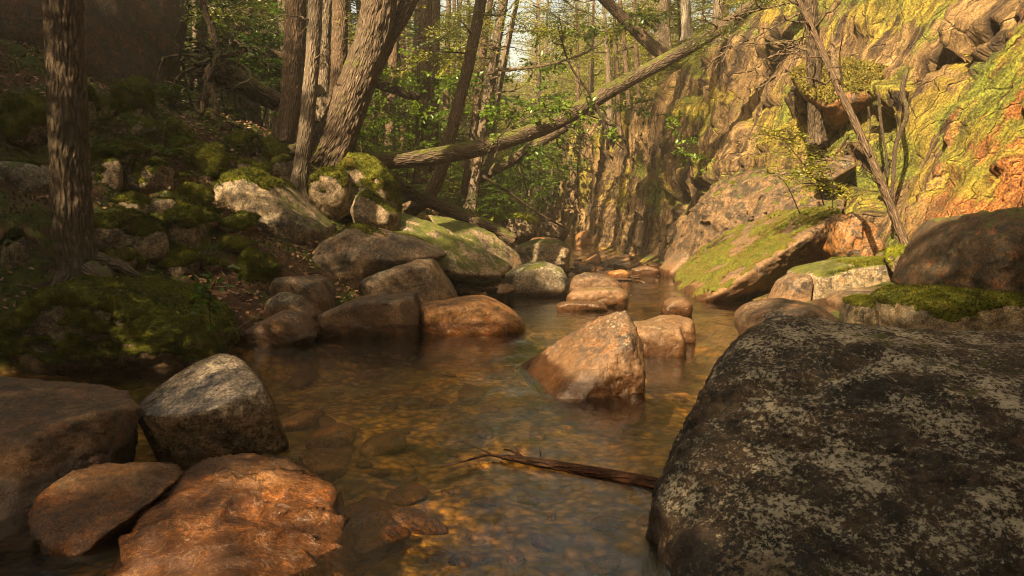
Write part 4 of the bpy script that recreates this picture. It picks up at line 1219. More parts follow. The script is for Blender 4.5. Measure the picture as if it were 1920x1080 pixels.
def conifer_crown(seed, H=10.0, Rr=2.2, nb=70, leaf=.11, mat=None, top=True, thin=1.0):
    rng = np.random.default_rng(seed)
    g = Geo(); w = Geo()
    for k in range(nb):
        t_ = (k + rng.random()) / nb
        z = H * t_
        L = Rr * (1 - t_) ** .75 * (.65 + .5 * rng.random()) + .25
        a = rng.uniform(0, 2 * np.pi)
        A = np.array([math.cos(a), math.sin(a), .12 + .45 * t_])
        O = np.array([0, 0, z])
        V, F = spray(O + A * .15 * L, A, L * .9, rng, leaf, .15, .22, thin)
        g.add(V, F)
        if L > .8:
            Vv_, Fv_, _, _, _ = tube([O, O + A * L * .5 + [0, 0, -.05 * L], O + A * L * .95 + [0, 0, -.2 * L]], [.028, .018, .006], 4, .5, cap=False)
            w.add(Vv_, Fv_)
    me = mesh_np('crown', np.concatenate(g.V + w.V), [np.concatenate(g.Q + [q + g.n for q in w.Q])], mat, False)
    me.materials.append(MAT['bark_brown'])
    nl = sum(len(q) for q in g.Q); nw = sum(len(q) for q in w.Q)
    me.polygons.foreach_set('material_index', np.concatenate([np.zeros(nl, int), np.ones(nw, int)]).astype(np.int32))
    return me

def leafy(seed, H, n_br, Rr, nleaf, leaf, mat, stem_mat, layered=True):
    """young broad leaved tree: stem mesh and leaf mesh, leaves in flat layers"""
    rng = np.random.default_rng(seed)
    w = Geo()
    top = np.array([rng.normal() * .12 * H, rng.normal() * .12 * H, H])
    c, r = add_tube(w, wiggle([0, 0, 0], top, 5, .03, rng), np.linspace(.006 * H + .006, .003, 5), 6, H / 14)
    Pt, D = [], []
    for k in range(n_br):
        t_ = .25 + .75 * (k + rng.random()) / n_br
        i = min(len(c) - 1, int(t_ * len(c)))
        a = k * 2.4 + rng.random()
        L = Rr * (.5 + .6 * rng.random()) * (1.15 - .5 * t_)
        d = np.array([math.cos(a), math.sin(a), .25])
        p = wiggle(c[i], c[i] + d * L, 5, .05, rng, -.05)
        cc, rr = add_tube(w, p, np.linspace(.003 * H + .003, .0015, 5), 4, L / 6)
        m = nleaf // n_br
        tt_ = .2 + .8 * rng.random(m)
        b = p[0] + (p[-1] - p[0]) * tt_[:, None]
        side = np.cross(d, [0, 0, 1.0])
        off_ = side * (rng.uniform(-1, 1, m) * L * .38 * (1.1 - tt_ * .5))[:, None] + rng.normal(size=(m, 3)) * [.02, .02, .03] * (L + .3)
        Pt.append(b + off_); D.append(d * .6 + np.sign((off_ @ side))[:, None] * side * .7 + rng.normal(size=(m, 3)) * .25 + [0, 0, -.2])
    Pt = np.concatenate(Pt); D = np.concatenate(D)
    Nn = np.array([0, 0, 1.0]) + rng.normal(size=(len(Pt), 3)) * .3
    V, F = leaves(Pt, D, Nn, leaf * (.6 + .7 * rng.random(len(Pt))), leaf * .62, 6)
    return w.mesh('stem', stem_mat), mesh_np('leaves', V, F, mat, False)

CROWN = [conifer_crown(100 + k, 10 + k % 2, 2.1 + .25 * (k % 3), 78, .15, MAT['needle']) for k in range(4)]
CROWN_B = [conifer_crown(120 + k, 10, 2.3, 80, .16, MAT['needle_bright']) for k in range(3)]

CROWN_S = [conifer_crown(180 + k, 11, 3.2, 84, .24, MAT['needle']) for k in range(3)]

def up_path(pix, ztop, lean=None):
    """trunk centre line through photo pixels with distances, carried on upwards out of the frame"""
    pts = [P(*q) for q in pix]
    d = pts[-1] - pts[-2]; d /= max(1e-6, d[2])
    d = d * .8 + np.array([0, 0, .2]); d /= d[2]
    z = pts[-1][2]
    while z < ztop:
        pts.append(pts[-1] + d * min(2.5, ztop - z + .1)); z = pts[-1][2]
    return pts

def rads(n, a, b, k=1.0): return np.linspace(1, 0, n) ** k * (a - b) + b

def px_tree(name, label, pix, r0, r1, mat, ztop=13, crown=True, bright=False, zc=.6, cs=1.0, **k):
    if crown: ztop += 5
    p = up_path(pix, ztop)
    if crown and not bright and opens(p[-1][0], p[-1][1], p[-1][2] - 7, p[-1][2] + 3, 2.0): crown = False
    cr = ((CROWN_B if bright else CROWN)[k.get('seed', 1) % 3], cs, zc) if crown else None
    rr = rads(len(p), r0, r1)
    if cr is None: rr[-1] *= .25; rr[-2] *= .7
    return tree(name, label, p, rr, mat, crown=cr, **k)

TG = 'trees standing on the left bank'
px_tree('tree', 'stout rough barked trunk standing alone in the left foreground', [(156, 575, 8.0), (150, 500, 8.0), (136, 400, 8.0), (128, 250, 8.0), (118, 0, 8.0)], .205, .15, MAT['bark_big'], 14, bark=.022, na=110, step=.02, flare=1.0, branches=0, seed=3, group=TG, bfreq=24, zc=.6)
px_tree('tree', 'thick straight trunk with a mossy foot left of the speckled one', [(541, 268, 15), (548, 180, 15), (553, 90, 15), (554, 0, 15)], .235, .16, MAT['bark_brown'], 14, bark=.02, na=64, step=.04, flare=1.0, branches=14, seed=4, group=TG)
px_tree('tree', 'slimmer lichen speckled trunk close in front of the thick straight one', [(556, 375, 12.4), (568, 290, 12.5), (580, 180, 12.6), (588, 80, 12.7), (592, 0, 12.8)], .135, .10, MAT['bark_grey'], 13, bark=.012, na=48, step=.035, flare=.9, branches=14, seed=5, group=TG, bl=.4)
px_tree('tree', 'big trunk leaning right with a mossy foot, thickest of the left bank', [(600, 312, 13), (630, 262, 13), (662, 180, 13), (696, 80, 13), (712, 0, 13)], .34, .24, MAT['bark_mossy'], 13, bark=.03, na=84, step=.035, flare=.8, branches=9, seed=6, group=TG, bl=.3, bfreq=17)
px_tree('tree', 'second stem rising from the big leaning trunk', [(672, 180, 13.15), (700, 130, 13.25), (735, 60, 13.3), (768, 0, 13.3)], .15, .12, MAT['bark_mossy'], 12, bark=.02, na=48, step=.05, flare=0, branches=4, seed=7, group=TG, bl=.4)
px_tree('tree', 'narrow grey trunk just behind the lichen speckled one', [(605, 230, 18), (608, 120, 18), (610, 0, 18)], .19, .14, MAT['bark_grey'], 14, na=28, branches=6, seed=8, group=TG)
px_tree('tree', 'sunlit trunk showing left of the big leaning one', [(632, 215, 17), (636, 120, 17), (638, 0, 17)], .2, .15, MAT['bark_brown'], 14, na=32, branches=8, seed=9, group=TG)
px_tree('tree', 'slender trunk right behind the big leaning one', [(728, 300, 21), (735, 170, 21), (742, 0, 21)], .15, .11, MAT['bark_brown'], 15, na=24, branches=10, seed=10, group=TG)
px_tree('tree', 'tall straight reddish trunk in the sun above the fallen log', [(790, 345, 18.5), (793, 200, 18.5), (796, 100, 18.5), (797, 0, 18.5)], .18, .15, MAT['bark_brown'], 15, na=44, step=.05, branches=12, seed=11, group=TG)
px_tree('tree', 'darker thin trunk touching the tall reddish one', [(812, 330, 20), (814, 150, 20), (816, 0, 20)], .15, .12, MAT['bark_brown'], 15, na=24, branches=12, seed=12, group=TG)
px_tree('tree', 'trunk with a bent mossy foot leaning right across the fallen log', [(765, 398, 15.2), (800, 372, 15.1), (826, 322, 15), (848, 240, 15), (876, 130, 15), (902, 0, 15)], .15, .10, MAT['bark_brown'], 9, crown=False, bark=.014, na=44, step=.05, flare=.5, branches=9, seed=13, group=TG)
px_tree('tree', 'slanting pale trunk at the edge of the creek', [(882, 395, 19), (900, 280, 19), (922, 140, 19), (944, 0, 19)], .15, .09, MAT['bark_grey'], 10, crown=False, na=28, branches=14, seed=14, group=TG, bl=.8)
px_tree('tree', 'thin trunk crossing the slanting pale one', [(868, 380, 20), (888, 250, 20), (905, 100, 20), (920, 0, 20)], .12, .09, MAT['bark_brown'], 10, crown=False, na=20, branches=14, seed=15, group=TG, bl=.8)
px_tree('tree', 'forked thin trunk right against the gap of sky', [(910, 380, 21), (925, 230, 21), (948, 100, 21), (970, 0, 21)], .12, .06, MAT['bark_grey'], 9, crown=False, na=20, branches=12, seed=16, group=TG, bl=.7)
px_tree('dead_tree', 'broken bleached stick of a dead tree with bare side branches', [(890, 330, 18.6), (905, 250, 18.6), (922, 160, 18.6), (932, 90, 18.6)], .06, .03, MAT['wood_dead'], 3, crown=False, na=14, branches=16, seed=17, group=TG, bl=.9, bz=(1.5, 5), flare=0)

xs = np.random.default_rng(55)
for k, (x0, Y_, w_) in enumerate([(520, 21, .1), (578, 22, .11), (660, 23, .1), (705, 22, .08), (755, 24, .1), (772, 27, .09), (835, 24, .11), (852, 27, .09), (868, 30, .1), (1010, 34, .1), (1085, 30, .09), (1108, 27, .1), (1200, 24, .09), (1218, 26, .1)]):
    dx = xs.uniform(-12, 14)
    if x0 < 900: yb = 300
    else: yb = 215 if x0 > 1080 else 330
    px_tree('tree', 'slender trunk number among the far ones' if 0 else ['slim bare trunk seen between the thicker trunks of the left bank', 'slim bare trunk in the sunlit wood over the far end of the cliff'][x0 > 900], [(x0, yb, Y_), (x0 + dx * .5, 120, Y_), (x0 + dx, 0, Y_)], w_, w_ * .8, MAT['bark_grey' if k % 2 else 'bark_brown'], 9, crown=False, na=14, step=.2, branches=8, seed=500 + k, group='slim trunks in the middle distance', bl=.9)
# trees on top of the cliff and by it
big = [o for o in bpy.data.objects if o.get('label', '').startswith('stout rough')][0]
for k, q_ in enumerate([[(170, 505, 7.75), (200, 528, 7.6), (222, 560, 7.55), (240, 600, 7.5)], [(125, 520, 7.75), (100, 550, 7.6), (80, 580, 7.5)], [(180, 490, 7.9), (225, 500, 8.0), (262, 520, 8.0)], [(150, 535, 7.7), (160, 560, 7.5), (150, 590, 7.35)]]):
    g = Geo(); add_tube(g, [P(*a) for a in q_], np.linspace(.11, .03, len(q_)), 20, .03, .012, 0, k)
    link('root', rel(g.mesh('root', MAT['bark_big']), big), big)
TR = 'trees standing on the cliff'
def on_cliff(px, py):
    return find(px, py)
for (a, b, w_, mt, lab, seed) in [
    ([(1243, 105), (1240, 0)], None, .26, 'bark_grey', 'sunlit pale trunk at the cliff edge by the end of the fallen log', 31),
    ([(1290, 70), (1285, 0)], None, .16, 'birch', 'bright white trunk on the cliff top', 32),
    ([(1143, 240), (1140, 120), (1130, 0)], None, .15, 'bark_grey', 'thin grey trunk rising behind the middle of the fallen log', 33),
    ([(1160, 250), (1156, 120), (1150, 0)], None, .12, 'bark_brown', 'thin brown trunk next to the grey one behind the log', 34),
    ([(1180, 200), (1172, 100), (1162, 0)], None, .09, 'bark_brown', 'wand thin trunk left of the cliff edge', 35)]:
    f = find(a[0][0], a[0][1] + 8)
    Y_ = float(np.clip(f[1] + .6, 17, 30))
    px_tree('tree', lab, [(q[0], q[1] + (6 if k_ == 0 else 0), Y_) for k_, q in enumerate(a)], w_, w_ * .8, MAT[mt], 15 if seed in (31, 32) else 9, crown=seed in (31, 32), na=24, branches=8, seed=seed, group=TR, bright=True)
f = find(1530, 262)
px_tree('dead_tree', 'dark dead trunk growing up from the ledge of the cliff', [(1530, 268, f[1] - .1), (1527, 150, f[1] - .4), (1523, 60, f[1] - .6), (1518, 0, f[1] - .7)], .15, .11, MAT['bark_mossy'], 9, crown=False, na=36, step=.04, branches=10, seed=36, group=TR, bl=1.0, bz=(1.2, 4.5), brmat=MAT['wood_dead'])
f = find(1562, 150)
g = Geo(); add_tube(g, [P(1570, 150, f[1] - .3), P(1563, 110, f[1] - .3), P(1560, 55, f[1] - .3)], [.08, .06, .004], 18, .03, .01, .2, 5)
tag(link('snag', g.mesh('snag', MAT['wood_dead'])), 'pointed splinter of dead wood above the grassy ledge', 'stump')

# the grassy ledge on the cliff
f1, f2, f3 = find(1480, 150), find(1560, 175), find(1650, 150)
Yl = float(f2[1]) + .3
rock('grassy_ledge', 'sunlit ledge hung with dry grass and moss in the middle of the cliff',
     pp((1475, 130, Yl + .5), (1560, 120, Yl + .6), (1680, 125, Yl), (1690, 140, Yl - .2), (1640, 180, Yl - .55), (1560, 205, Yl - .6), (1540, 215, Yl - .4), (1500, 170, Yl - .2), (1600, 130, Yl - .3), (1560, 260, Yl + .1), (1600, 200, Yl + 1.2), (1500, 150, Yl + 1.4), (1680, 150, Yl + 1)),
     MAT['granite_orange'], 5, 5, 71, .12, crease=.08, moss=dict(thr=-.2, thick=.07, fuzz=24000, L=.05, mat=MAT['dry_grass']), cat='ledge')
rock('pale_ledge', 'pale sunlit shelf of stone with a mossy lip below the hollow of the cliff',
     pp((1530, 300, Yl - .6), (1600, 288, Yl - .7), (1608, 310, Yl - .9), (1560, 335, Yl - 1.1), (1520, 330, Yl - .8), (1540, 300, Yl + .6), (1600, 300, Yl + .6), (1570, 370, Yl - .3)),
     MAT['granite_pink'], 5, 16, 72, .05, cat='ledge')

def log(name, label, pix, rr, mat, na=30, step=.05, bark=.012, seed=1, branches=0, bl=.6, cat='log', bdir=None, world=None):
    rng = np.random.default_rng(seed)
    p = world if world is not None else [P(*q) for q in pix]
    root = thing(name, label, cat, tuple(p[0]))
    g = Geo(); c, r = add_tube(g, p, rr, na, step, bark, 0, seed)
    link('trunk', rel(g.mesh('trunk', mat), root), root)
    for k in range(branches):
        i = int(len(c) * rng.uniform(.1, .97))
        d = rng.normal(size=3) if bdir is None else np.array(bdir) + rng.normal(size=3) * .5
        d /= np.linalg.norm(d)
        L = bl * (.2 + rng.random())
        dead_branch(c[i] + d * r[i] * .6, d, L, .008 + .014 * L, rng, mat, root, twigs=3 if L > .3 else 0)
    return root
log('fallen_log', 'long fallen trunk bridging the creek from the left bank up to the cliff',
    [(680, 298, 13.5), (760, 300, 13.8), (850, 287, 14.3), (950, 263, 15.2), (1050, 225, 16.2), (1150, 167, 17), (1250, 112, 17.6), (1340, 60, 17.6), (1430, -5, 17.4), (1500, -60, 17.3)],
    [.15, .165, .17, .17, .17, .17, .17, .15, .14, .12], MAT['bark_mossy'], 40, .045, .014, 51, 5, .5)
log('fallen_log', 'second fallen trunk with bare branches under the long one', [(895, 335, 19.3), (960, 300, 19.4), (1020, 262, 19.5), (1075, 228, 19.7), (1110, 190, 20)], [.15, .15, .14, .12, .1], MAT['bark_mossy'], 26, .08, .012, 52, 16, 1.6, bdir=(.5, -.2, -.7))
log('fallen_log', 'trunk slanting down from the top of the picture onto the cliff edge', [(1252, 108, 18.3), (1225, 88, 18.3), (1180, 45, 18.4), (1130, -5, 18.6), (1080, -60, 18.8)], [.17, .16, .15, .14, .12], MAT['bark_brown'], 28, .06, .014, 53, 5, .6)
log('rotten_log', 'rotten mossy log lying down the bank to the creek', [(655, 285, 13.6), (700, 318, 14.0), (760, 356, 14.6), (830, 388, 15.0), (900, 418, 15.2), (965, 452, 15.3)], [.14, .15, .14, .14, .15, .13], MAT['bark_mossy'], 32, .05, .022, 54, 6, .35)
log('dead_log', 'dark dead trunk lying level behind the trunks at the upper left', [(430, 78, 16.5), (500, 98, 17), (560, 112, 17.2)], [.08, .1, .1], MAT['wood_dark'], 18, .1, .01, 55, 7, .6)
log('dead_log', 'short dark log slanting between the leaning trunk and the reddish one', [(690, 150, 17.3), (740, 168, 17.5), (785, 184, 17.8)], [.13, .12, .12], MAT['wood_dark'], 18, .1, .01, 56, 3, .4)
log('dead_pole', 'long thin dead stick slanting down over the far creek', [(905, 330, 18), (960, 365, 18.3), (1010, 400, 18.6), (1060, 428, 19)], [.035, .03, .028, .02], MAT['wood_dark'], 8, .12, .003, 57, 3, .5)
log('dead_pole', 'dark bare stem bent across the gap above the fallen log', [(1046, 50, 16), (1068, 120, 16.2), (1105, 175, 16.4), (1135, 240, 16.6), (1140, 280, 16.8)], [.018, .025, .03, .035, .04], MAT['wood_dark'], 8, .12, .003, 58, 8, .7)
log('bare_branch', 'long curved bare branch reaching right from the broken bleached stick', [(930, 130, 18.5), (985, 128, 18.3), (1040, 118, 18), (1100, 98, 17.8), (1140, 70, 17.6)], [.04, .035, .03, .02, .01], MAT['wood_dead'], 8, .12, .003, 59, 8, .5, cat='branch')
log('bare_branch', 'thin dark twig arching over the left end of the fallen log', [(905, 310, 14.5), (930, 262, 14.4), (980, 225, 14.3), (1040, 195, 14.2)], [.015, .015, .012, .006], MAT['wood_dark'], 6, .08, .002, 60, 6, .35, cat='branch')
fb = find(1700, 468)
log('leaning_pole', 'slender dead pole leaning left against the right cliff', [(1706, 474, 10.2), (1690, 440, 10.25), (1655, 350, 10.4), (1610, 245, 10.6), (1565, 150, 10.8), (1530, 70, 11), (1500, 5, 11.1), (1480, -60, 11.2)], [.062, .06, .058, .055, .05, .045, .04, .035], MAT['bark_brown'], 20, .05, .006, 61, 10, .9, cat='dead trunk', bdir=(-.8, -.1, .1))
g_l = [([(1520, 15, 11.2), (1470, 40, 11), (1420, 68, 10.9), (1375, 88, 10.8), (1345, 108, 10.8)], 'upper pale bare branch spreading left before the cliff', 62), ([(1530, 60, 11.2), (1490, 75, 11), (1440, 82, 10.8), (1385, 80, 10.7)], 'lower pale bare branch spreading left before the cliff', 63),
       ([(1500, 0, 11.2), (1440, 15, 11), (1380, 30, 10.9), (1335, 60, 10.8)], 'topmost pale bare branch at the upper edge of the cliff', 64), ([(1510, 60, 11.1), (1490, 110, 11), (1465, 135, 11), (1452, 145, 11)], 'thin pale twig hanging down left of the dark dead trunk', 65)]
for q_, lab, sd in g_l:
    log('bare_branch', lab, q_, np.linspace(.016, .006, len(q_)), MAT['wood_dead'], 6, .06, .001, sd, 8, .5, cat='branch', bdir=(-.6, 0, -.1))
# roots hanging over the red rock
for q_, r_, lab, sd in [([(1700, 130), (1692, 170), (1700, 215), (1680, 270), (1676, 320), (1672, 372)], .05, 'thick wet dark root running down the red rock', 71),
                        ([(1648, 175), (1650, 215), (1656, 260), (1662, 290), (1664, 335)], .032, 'thinner wet root left of the thick one', 72),
                        ([(1628, 200), (1632, 235), (1628, 268)], .02, 'short root end hanging in the dark hollow', 73)]:
    w_ = []
    ya, yb = float(find(*q_[0])[1]), float(find(*q_[-1])[1])
    if abs(ya - yb) > 1.5: ya = yb + .8
    for i_, a in enumerate(q_):
        w_.append(P(a[0], a[1], ya + (yb - ya) * i_ / (len(q_) - 1) - .15))
    log('hanging_root', lab, None, np.linspace(r_, r_ * .6, len(w_)), MAT['wood_dark'], 12, .04, .004, sd, 3, .3, cat='root', world=w_)

# the root plate of an overturned tree
rp = thing('overturned_tree', 'overturned rotten trunk with its root plate standing up on the left bank', 'dead tree', tuple(P(398, 130, 14.2)))
g = Geo(); add_tube(g, [P(392, 128, 14.2), P(425, 142, 14.4), (P(470, 165, 14.8)), P(518, 192, 15.2)], [.42, .26, .22, .2], 44, .05, .03, 0, 4, bfreq=14)
link('trunk', rel(g.mesh('trunk', MAT['bark_mossy']), rp), rp)
rr_ = np.random.default_rng(77)
for k, q_ in enumerate([[(392, 130), (398, 165), (402, 200), (406, 232)], [(390, 120), (355, 125), (335, 150), (330, 180)], [(395, 112), (378, 108), (340, 100), (305, 108)], [(400, 115), (430, 104), (455, 97)],
                        [(396, 110), (390, 90), (372, 84)], [(400, 120), (440, 118), (468, 128), (475, 145)], [(390, 135), (362, 150), (350, 172)], [(395, 110), (412, 92), (425, 95)], [(388, 128), (350, 140), (315, 165)], [(398, 150), (385, 190), (378, 215)], [(406, 226), (418, 238), (432, 246)], [(392, 112), (370, 118), (352, 112), (330, 116)]]):
    g = Geo(); w_ = [P(a[0] + rr_.uniform(-5, 5), a[1] + rr_.uniform(-5, 5), 14.15 - .12 * i + rr_.uniform(-.1, .15)) for i, a in enumerate(q_)]
    add_tube(g, w_, np.linspace(.12 if k in (0, 9) else .045, .012, len(w_)), 12, .04, .012, 0, k)
    c_ = np.array(w_)
    for m_ in range(5):
        b_ = c_[rr_.integers(1, len(c_))]; e_ = b_ + rr_.normal(size=3) * [.3, .15, .3]
        add_tube(g, wiggle(b_, e_, 4, .12, rr_), [.02, .014, .01, .005], 6, .06)
    link('root', rel(g.mesh('root', MAT['bark_mossy'] if k % 3 else MAT['bark_brown']), rp), rp)
px_tree('dead_tree', 'thin dark dead stem rising beside the root plate', [(408, 92, 14.3), (395, 50, 14.3), (380, 0, 14.3)], .07, .06, MAT['wood_dark'], 8, crown=False, na=16, branches=8, seed=18, group=TG, bl=.8, flare=0)

# stick in the water
def wl(px, py, z=.03): return W(px, py, z)
st_ = thing('floating_branch', 'wet red brown branch lying half under water in the foreground pool', 'branch', tuple(wl(1222, 912)))
g = Geo(); c, r = add_tube(g, [wl(1290, 925, -.02), wl(1222, 908, .0), wl(1150, 893, .005), (wl(1050, 874, .012)), wl(965, 860, .02), wl(940, 857, .02)], [.046, .044, .038, .030, .022, .014], 20, .02, .003, 0, 6)
link('trunk', rel(g.mesh('trunk', MAT['wood_red']), st_), st_)
for q_, r_ in [([(945, 858), (915, 853), (880, 862), (826, 876)], .011), ([(985, 860), (965, 848), (945, 842)], .010), ([(1012, 868), (1013, 852), (1011, 838)], .006), ([(975, 862), (972, 848), (966, 838)], .012), ([(930, 856), (900, 842), (860, 828)], .006)]:
    g = Geo(); add_tube(g, [wl(a[0], a[1], .02 + .035 * i * (1 if len(q_) < 4 else .3)) for i, a in enumerate(q_)], np.linspace(r_, r_ * .5, len(q_)), 8, .02, .001)
    link('twig', rel(g.mesh('twig', MAT['wood_red'] if r_ > .007 else MAT['wood_dark']), st_), st_)
rr_ = np.random.default_rng(5)
for k, (a, b, lab) in enumerate([((612, 620), (660, 570), 'thin pale stick leaning in the dark gap below the slanting boulder'), ((625, 655 - 80), (605, 625 - 90), 'short pale twig standing in the dark gap'), ((420, 640), (470, 600), 'bent dark stick at the foot of the bank'),
                                 ((455, 500), (520, 560), 'fallen twig on the bank beside the leafy sapling'), ((232, 585), (236, 655), 'thin twig hanging over the moss mound'), ((195, 480), (225, 430), 'pale curved twig right of the big trunk')]):
    h0 = hit(*a); Y_ = h0[1] - .15
    log('stick', lab, None, [.014, .011, .009, .006], MAT['wood_dead'], 6, .05, .001, 200 + k, 2, .2, cat='stick', world=list(wiggle(P(*a, Y_), P(*b, Y_ + .1), 4, .05, rr_)))

# dark rock face at the upper left
rock('dark_rock_face', 'dark mossy rock face looming at the upper left behind the big trunk',
     pp((-500, 260, 10.5), (-200, 230, 11.5), (0, 205, 12.3), (165, 198, 13), (300, 190, 14.3), (335, 110, 15), (350, 30, 15.6), (330, -80, 16.5), (-500, -300, 10.5), (0, -300, 13), (250, -300, 16), (150, 60, 13.1), (0, 60, 12.2),
        (-400, 0, 20), (300, 0, 20), (300, 200, 20), (-400, 200, 20), (-100, -400, 20)), MAT['granite_mossdark'], 6, 16, 73, .04, 14, .94, crease=.4, cat='rock face', moss=dict(thr=.55, thick=.12, fuzz=8000, mat=MAT['moss_dark']))

# ------------------------------------------------------------------ the forest behind
FG = 'conifers of the forest behind'
def bg_trunk(seed, H=17):
    rng = np.random.default_rng(seed)
    g = Geo()
    c, r = add_tube(g, [[0, 0, -.4], [.1 * rng.normal(), .1 * rng.normal(), H * .3], [.2 * rng.normal(), .2 * rng.normal(), H * .65], [.1, 0, H]], [.17, .14, .10, .02], 12, .35, .012, .4, seed)
    return g.mesh('trunk', MAT['bark_brown' if seed % 2 else 'bark_grey'])
def bg_branches(seed):
    rng = np.random.default_rng(seed); g = Geo()
    for k in range(22):
        z = rng.uniform(1, 9); a = rng.uniform(0, 6.3); L = rng.uniform(.3, 1.5)
        d = np.array([math.cos(a), math.sin(a), rng.uniform(-.2, .4)])
        add_tube(g, wiggle([0, 0, z], np.array([0, 0, z]) + d * L, 4, .05, rng), np.linspace(.022, .006, 4), 4, .2)
    return g.mesh('branches', MAT['wood_dead'])
BT = [bg_trunk(k) for k in range(4)]
BB = [bg_branches(40 + k) for k in range(3)]
LOWC = [conifer_crown(140 + k, 12, 2.5, 92, .16, MAT['needle'] if k < 2 else MAT['needle_bright']) for k in range(3)]
nT = [0]
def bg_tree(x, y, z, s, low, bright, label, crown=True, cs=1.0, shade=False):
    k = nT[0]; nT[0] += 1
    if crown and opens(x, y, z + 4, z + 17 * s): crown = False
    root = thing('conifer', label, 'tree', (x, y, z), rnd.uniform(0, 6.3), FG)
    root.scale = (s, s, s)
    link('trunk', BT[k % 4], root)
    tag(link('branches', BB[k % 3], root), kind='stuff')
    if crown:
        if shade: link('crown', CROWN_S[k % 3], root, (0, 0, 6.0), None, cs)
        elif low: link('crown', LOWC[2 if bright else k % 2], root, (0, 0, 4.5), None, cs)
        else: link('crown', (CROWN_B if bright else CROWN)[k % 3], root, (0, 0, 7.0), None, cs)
    return root
rt = np.random.default_rng(21)
cl_x = lambda y: float(np.interp(y, uy, xc))
def far_ok(x, y, placed, dmin=1.0):
    return all((x - a) ** 2 + (y - b) ** 2 > dmin ** 2 for a, b in placed)
placed = []
n = 0
while n < 74:                                    # left bank and upstream
    px = rt.uniform(330, 935); y = rt.uniform(18.5, 50)
    if px > 700 and y < 21: continue
    if px > 890 and y < 40: continue
    x = (px - 960) / F_PX * y
    if not far_ok(x, y, placed): continue
    placed.append((x, y)); n += 1
    br = px > 820 or rt.random() < .25
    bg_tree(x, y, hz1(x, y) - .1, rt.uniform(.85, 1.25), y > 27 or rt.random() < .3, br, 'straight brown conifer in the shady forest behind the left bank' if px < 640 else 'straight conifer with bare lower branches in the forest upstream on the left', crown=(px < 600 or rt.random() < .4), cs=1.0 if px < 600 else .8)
n = 0
topB = Bd.reshape(NV, NU, 3)
while n < 62:                                    # on top of the cliff
    iu = int(rt.integers(int(NU * .42), NU)); iv = int(rt.integers(int(NV * .82), NV))
    q = topB[iv, iu]
    if 960 + 1280 * q[0] / q[1] < 1170 and q[1] < 44: continue
    if not far_ok(q[0], q[1], placed, .9): continue
    placed.append((q[0], q[1])); n += 1
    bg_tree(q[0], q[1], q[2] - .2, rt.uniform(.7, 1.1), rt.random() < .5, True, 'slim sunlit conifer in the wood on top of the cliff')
n = 0
while n < 46:                                    # closing the valley
    px = rt.uniform(880, 1200); y = rt.uniform(46, 85)
    x = (px - 960) / F_PX * y
    if 938 < px < 992: continue
    if not far_ok(x, y, placed, 1.2): continue
    placed.append((x, y)); n += 1
    bg_tree(x, y, hz1(x, y) - .1, rt.uniform(.8, 1.1), True, True, 'pale sunlit conifer far up the valley')
for px, y, s in [(962, 66, .62), (975, 70, .5), (988, 64, .66), (950, 60, .7), (1000, 60, .8), (968, 58, .45), (992, 52, .5), (1015, 50, .55), (1035, 44, .5)]:
    x = (px - 960) / F_PX * y
    bg_tree(x, y, hz1(x, y) - .1, s, True, True, 'low young conifer closing the valley under the gap of sky')

# young conifers with foliage down to the ground
YC = [conifer_crown(160 + k, 10, 2.7, 88, .19, MAT['needle'] if k == 0 else MAT['needle_bright']) for k in range(3)]
def young(x, y, z, s, k, label):
    root = thing('young_conifer', label, 'tree', (x, y, z), rnd.uniform(0, 6.3), 'young conifers with green down to the ground')
    root.scale = (s,) * 3
    link('crown', YC[k], root, (0, 0, .3))
    link('trunk', BT[k], root, (0, 0, 0), None, (.45, .45, .6))
n = 0
while n < 78:
    px = rt.uniform(300, 940); y = rt.uniform(19, 44)
    if px > 680 and y < 23: continue
    x = (px - 960) / F_PX * y
    if not far_ok(x, y, placed, .8): continue
    placed.append((x, y)); n += 1
    young(x, y, hz1(x, y) - .1, rt.uniform(.28, .62), 0 if px < 640 else 1 + n % 2, 'young conifer in the deep shade between the trunks at the left' if px < 640 else 'young light green conifer between the trunks upstream')
n = 0
while n < 95:
    iu = int(rt.integers(int(NU * .40), NU)); iv = int(NV * (.815 + .18 * rt.random() ** 2))
    q = topB[iv, iu]
    if not far_ok(q[0], q[1], placed, .7): continue
    placed.append((q[0], q[1])); n += 1
    young(q[0], q[1], q[2] - .2, rt.uniform(.3, .7), 1 + n % 2, 'young golden green conifer in the wood on top of the cliff')

n = 0
while n < 70:
    px = rt.uniform(560, 1330); y = rt.uniform(58, 105)
    if px > 1200 and y < 70: continue
    x = (px - 960) / F_PX * y
    s = rt.uniform(.9, 1.5) if not 942 < px < 990 else rt.uniform(.4, .8)
    placed.append((x, y)); n += 1
    young(x, y, hz1(x, y) - .1, s, 1 + n % 2, 'sunlit conifer green to the ground on the hillside closing the valley')

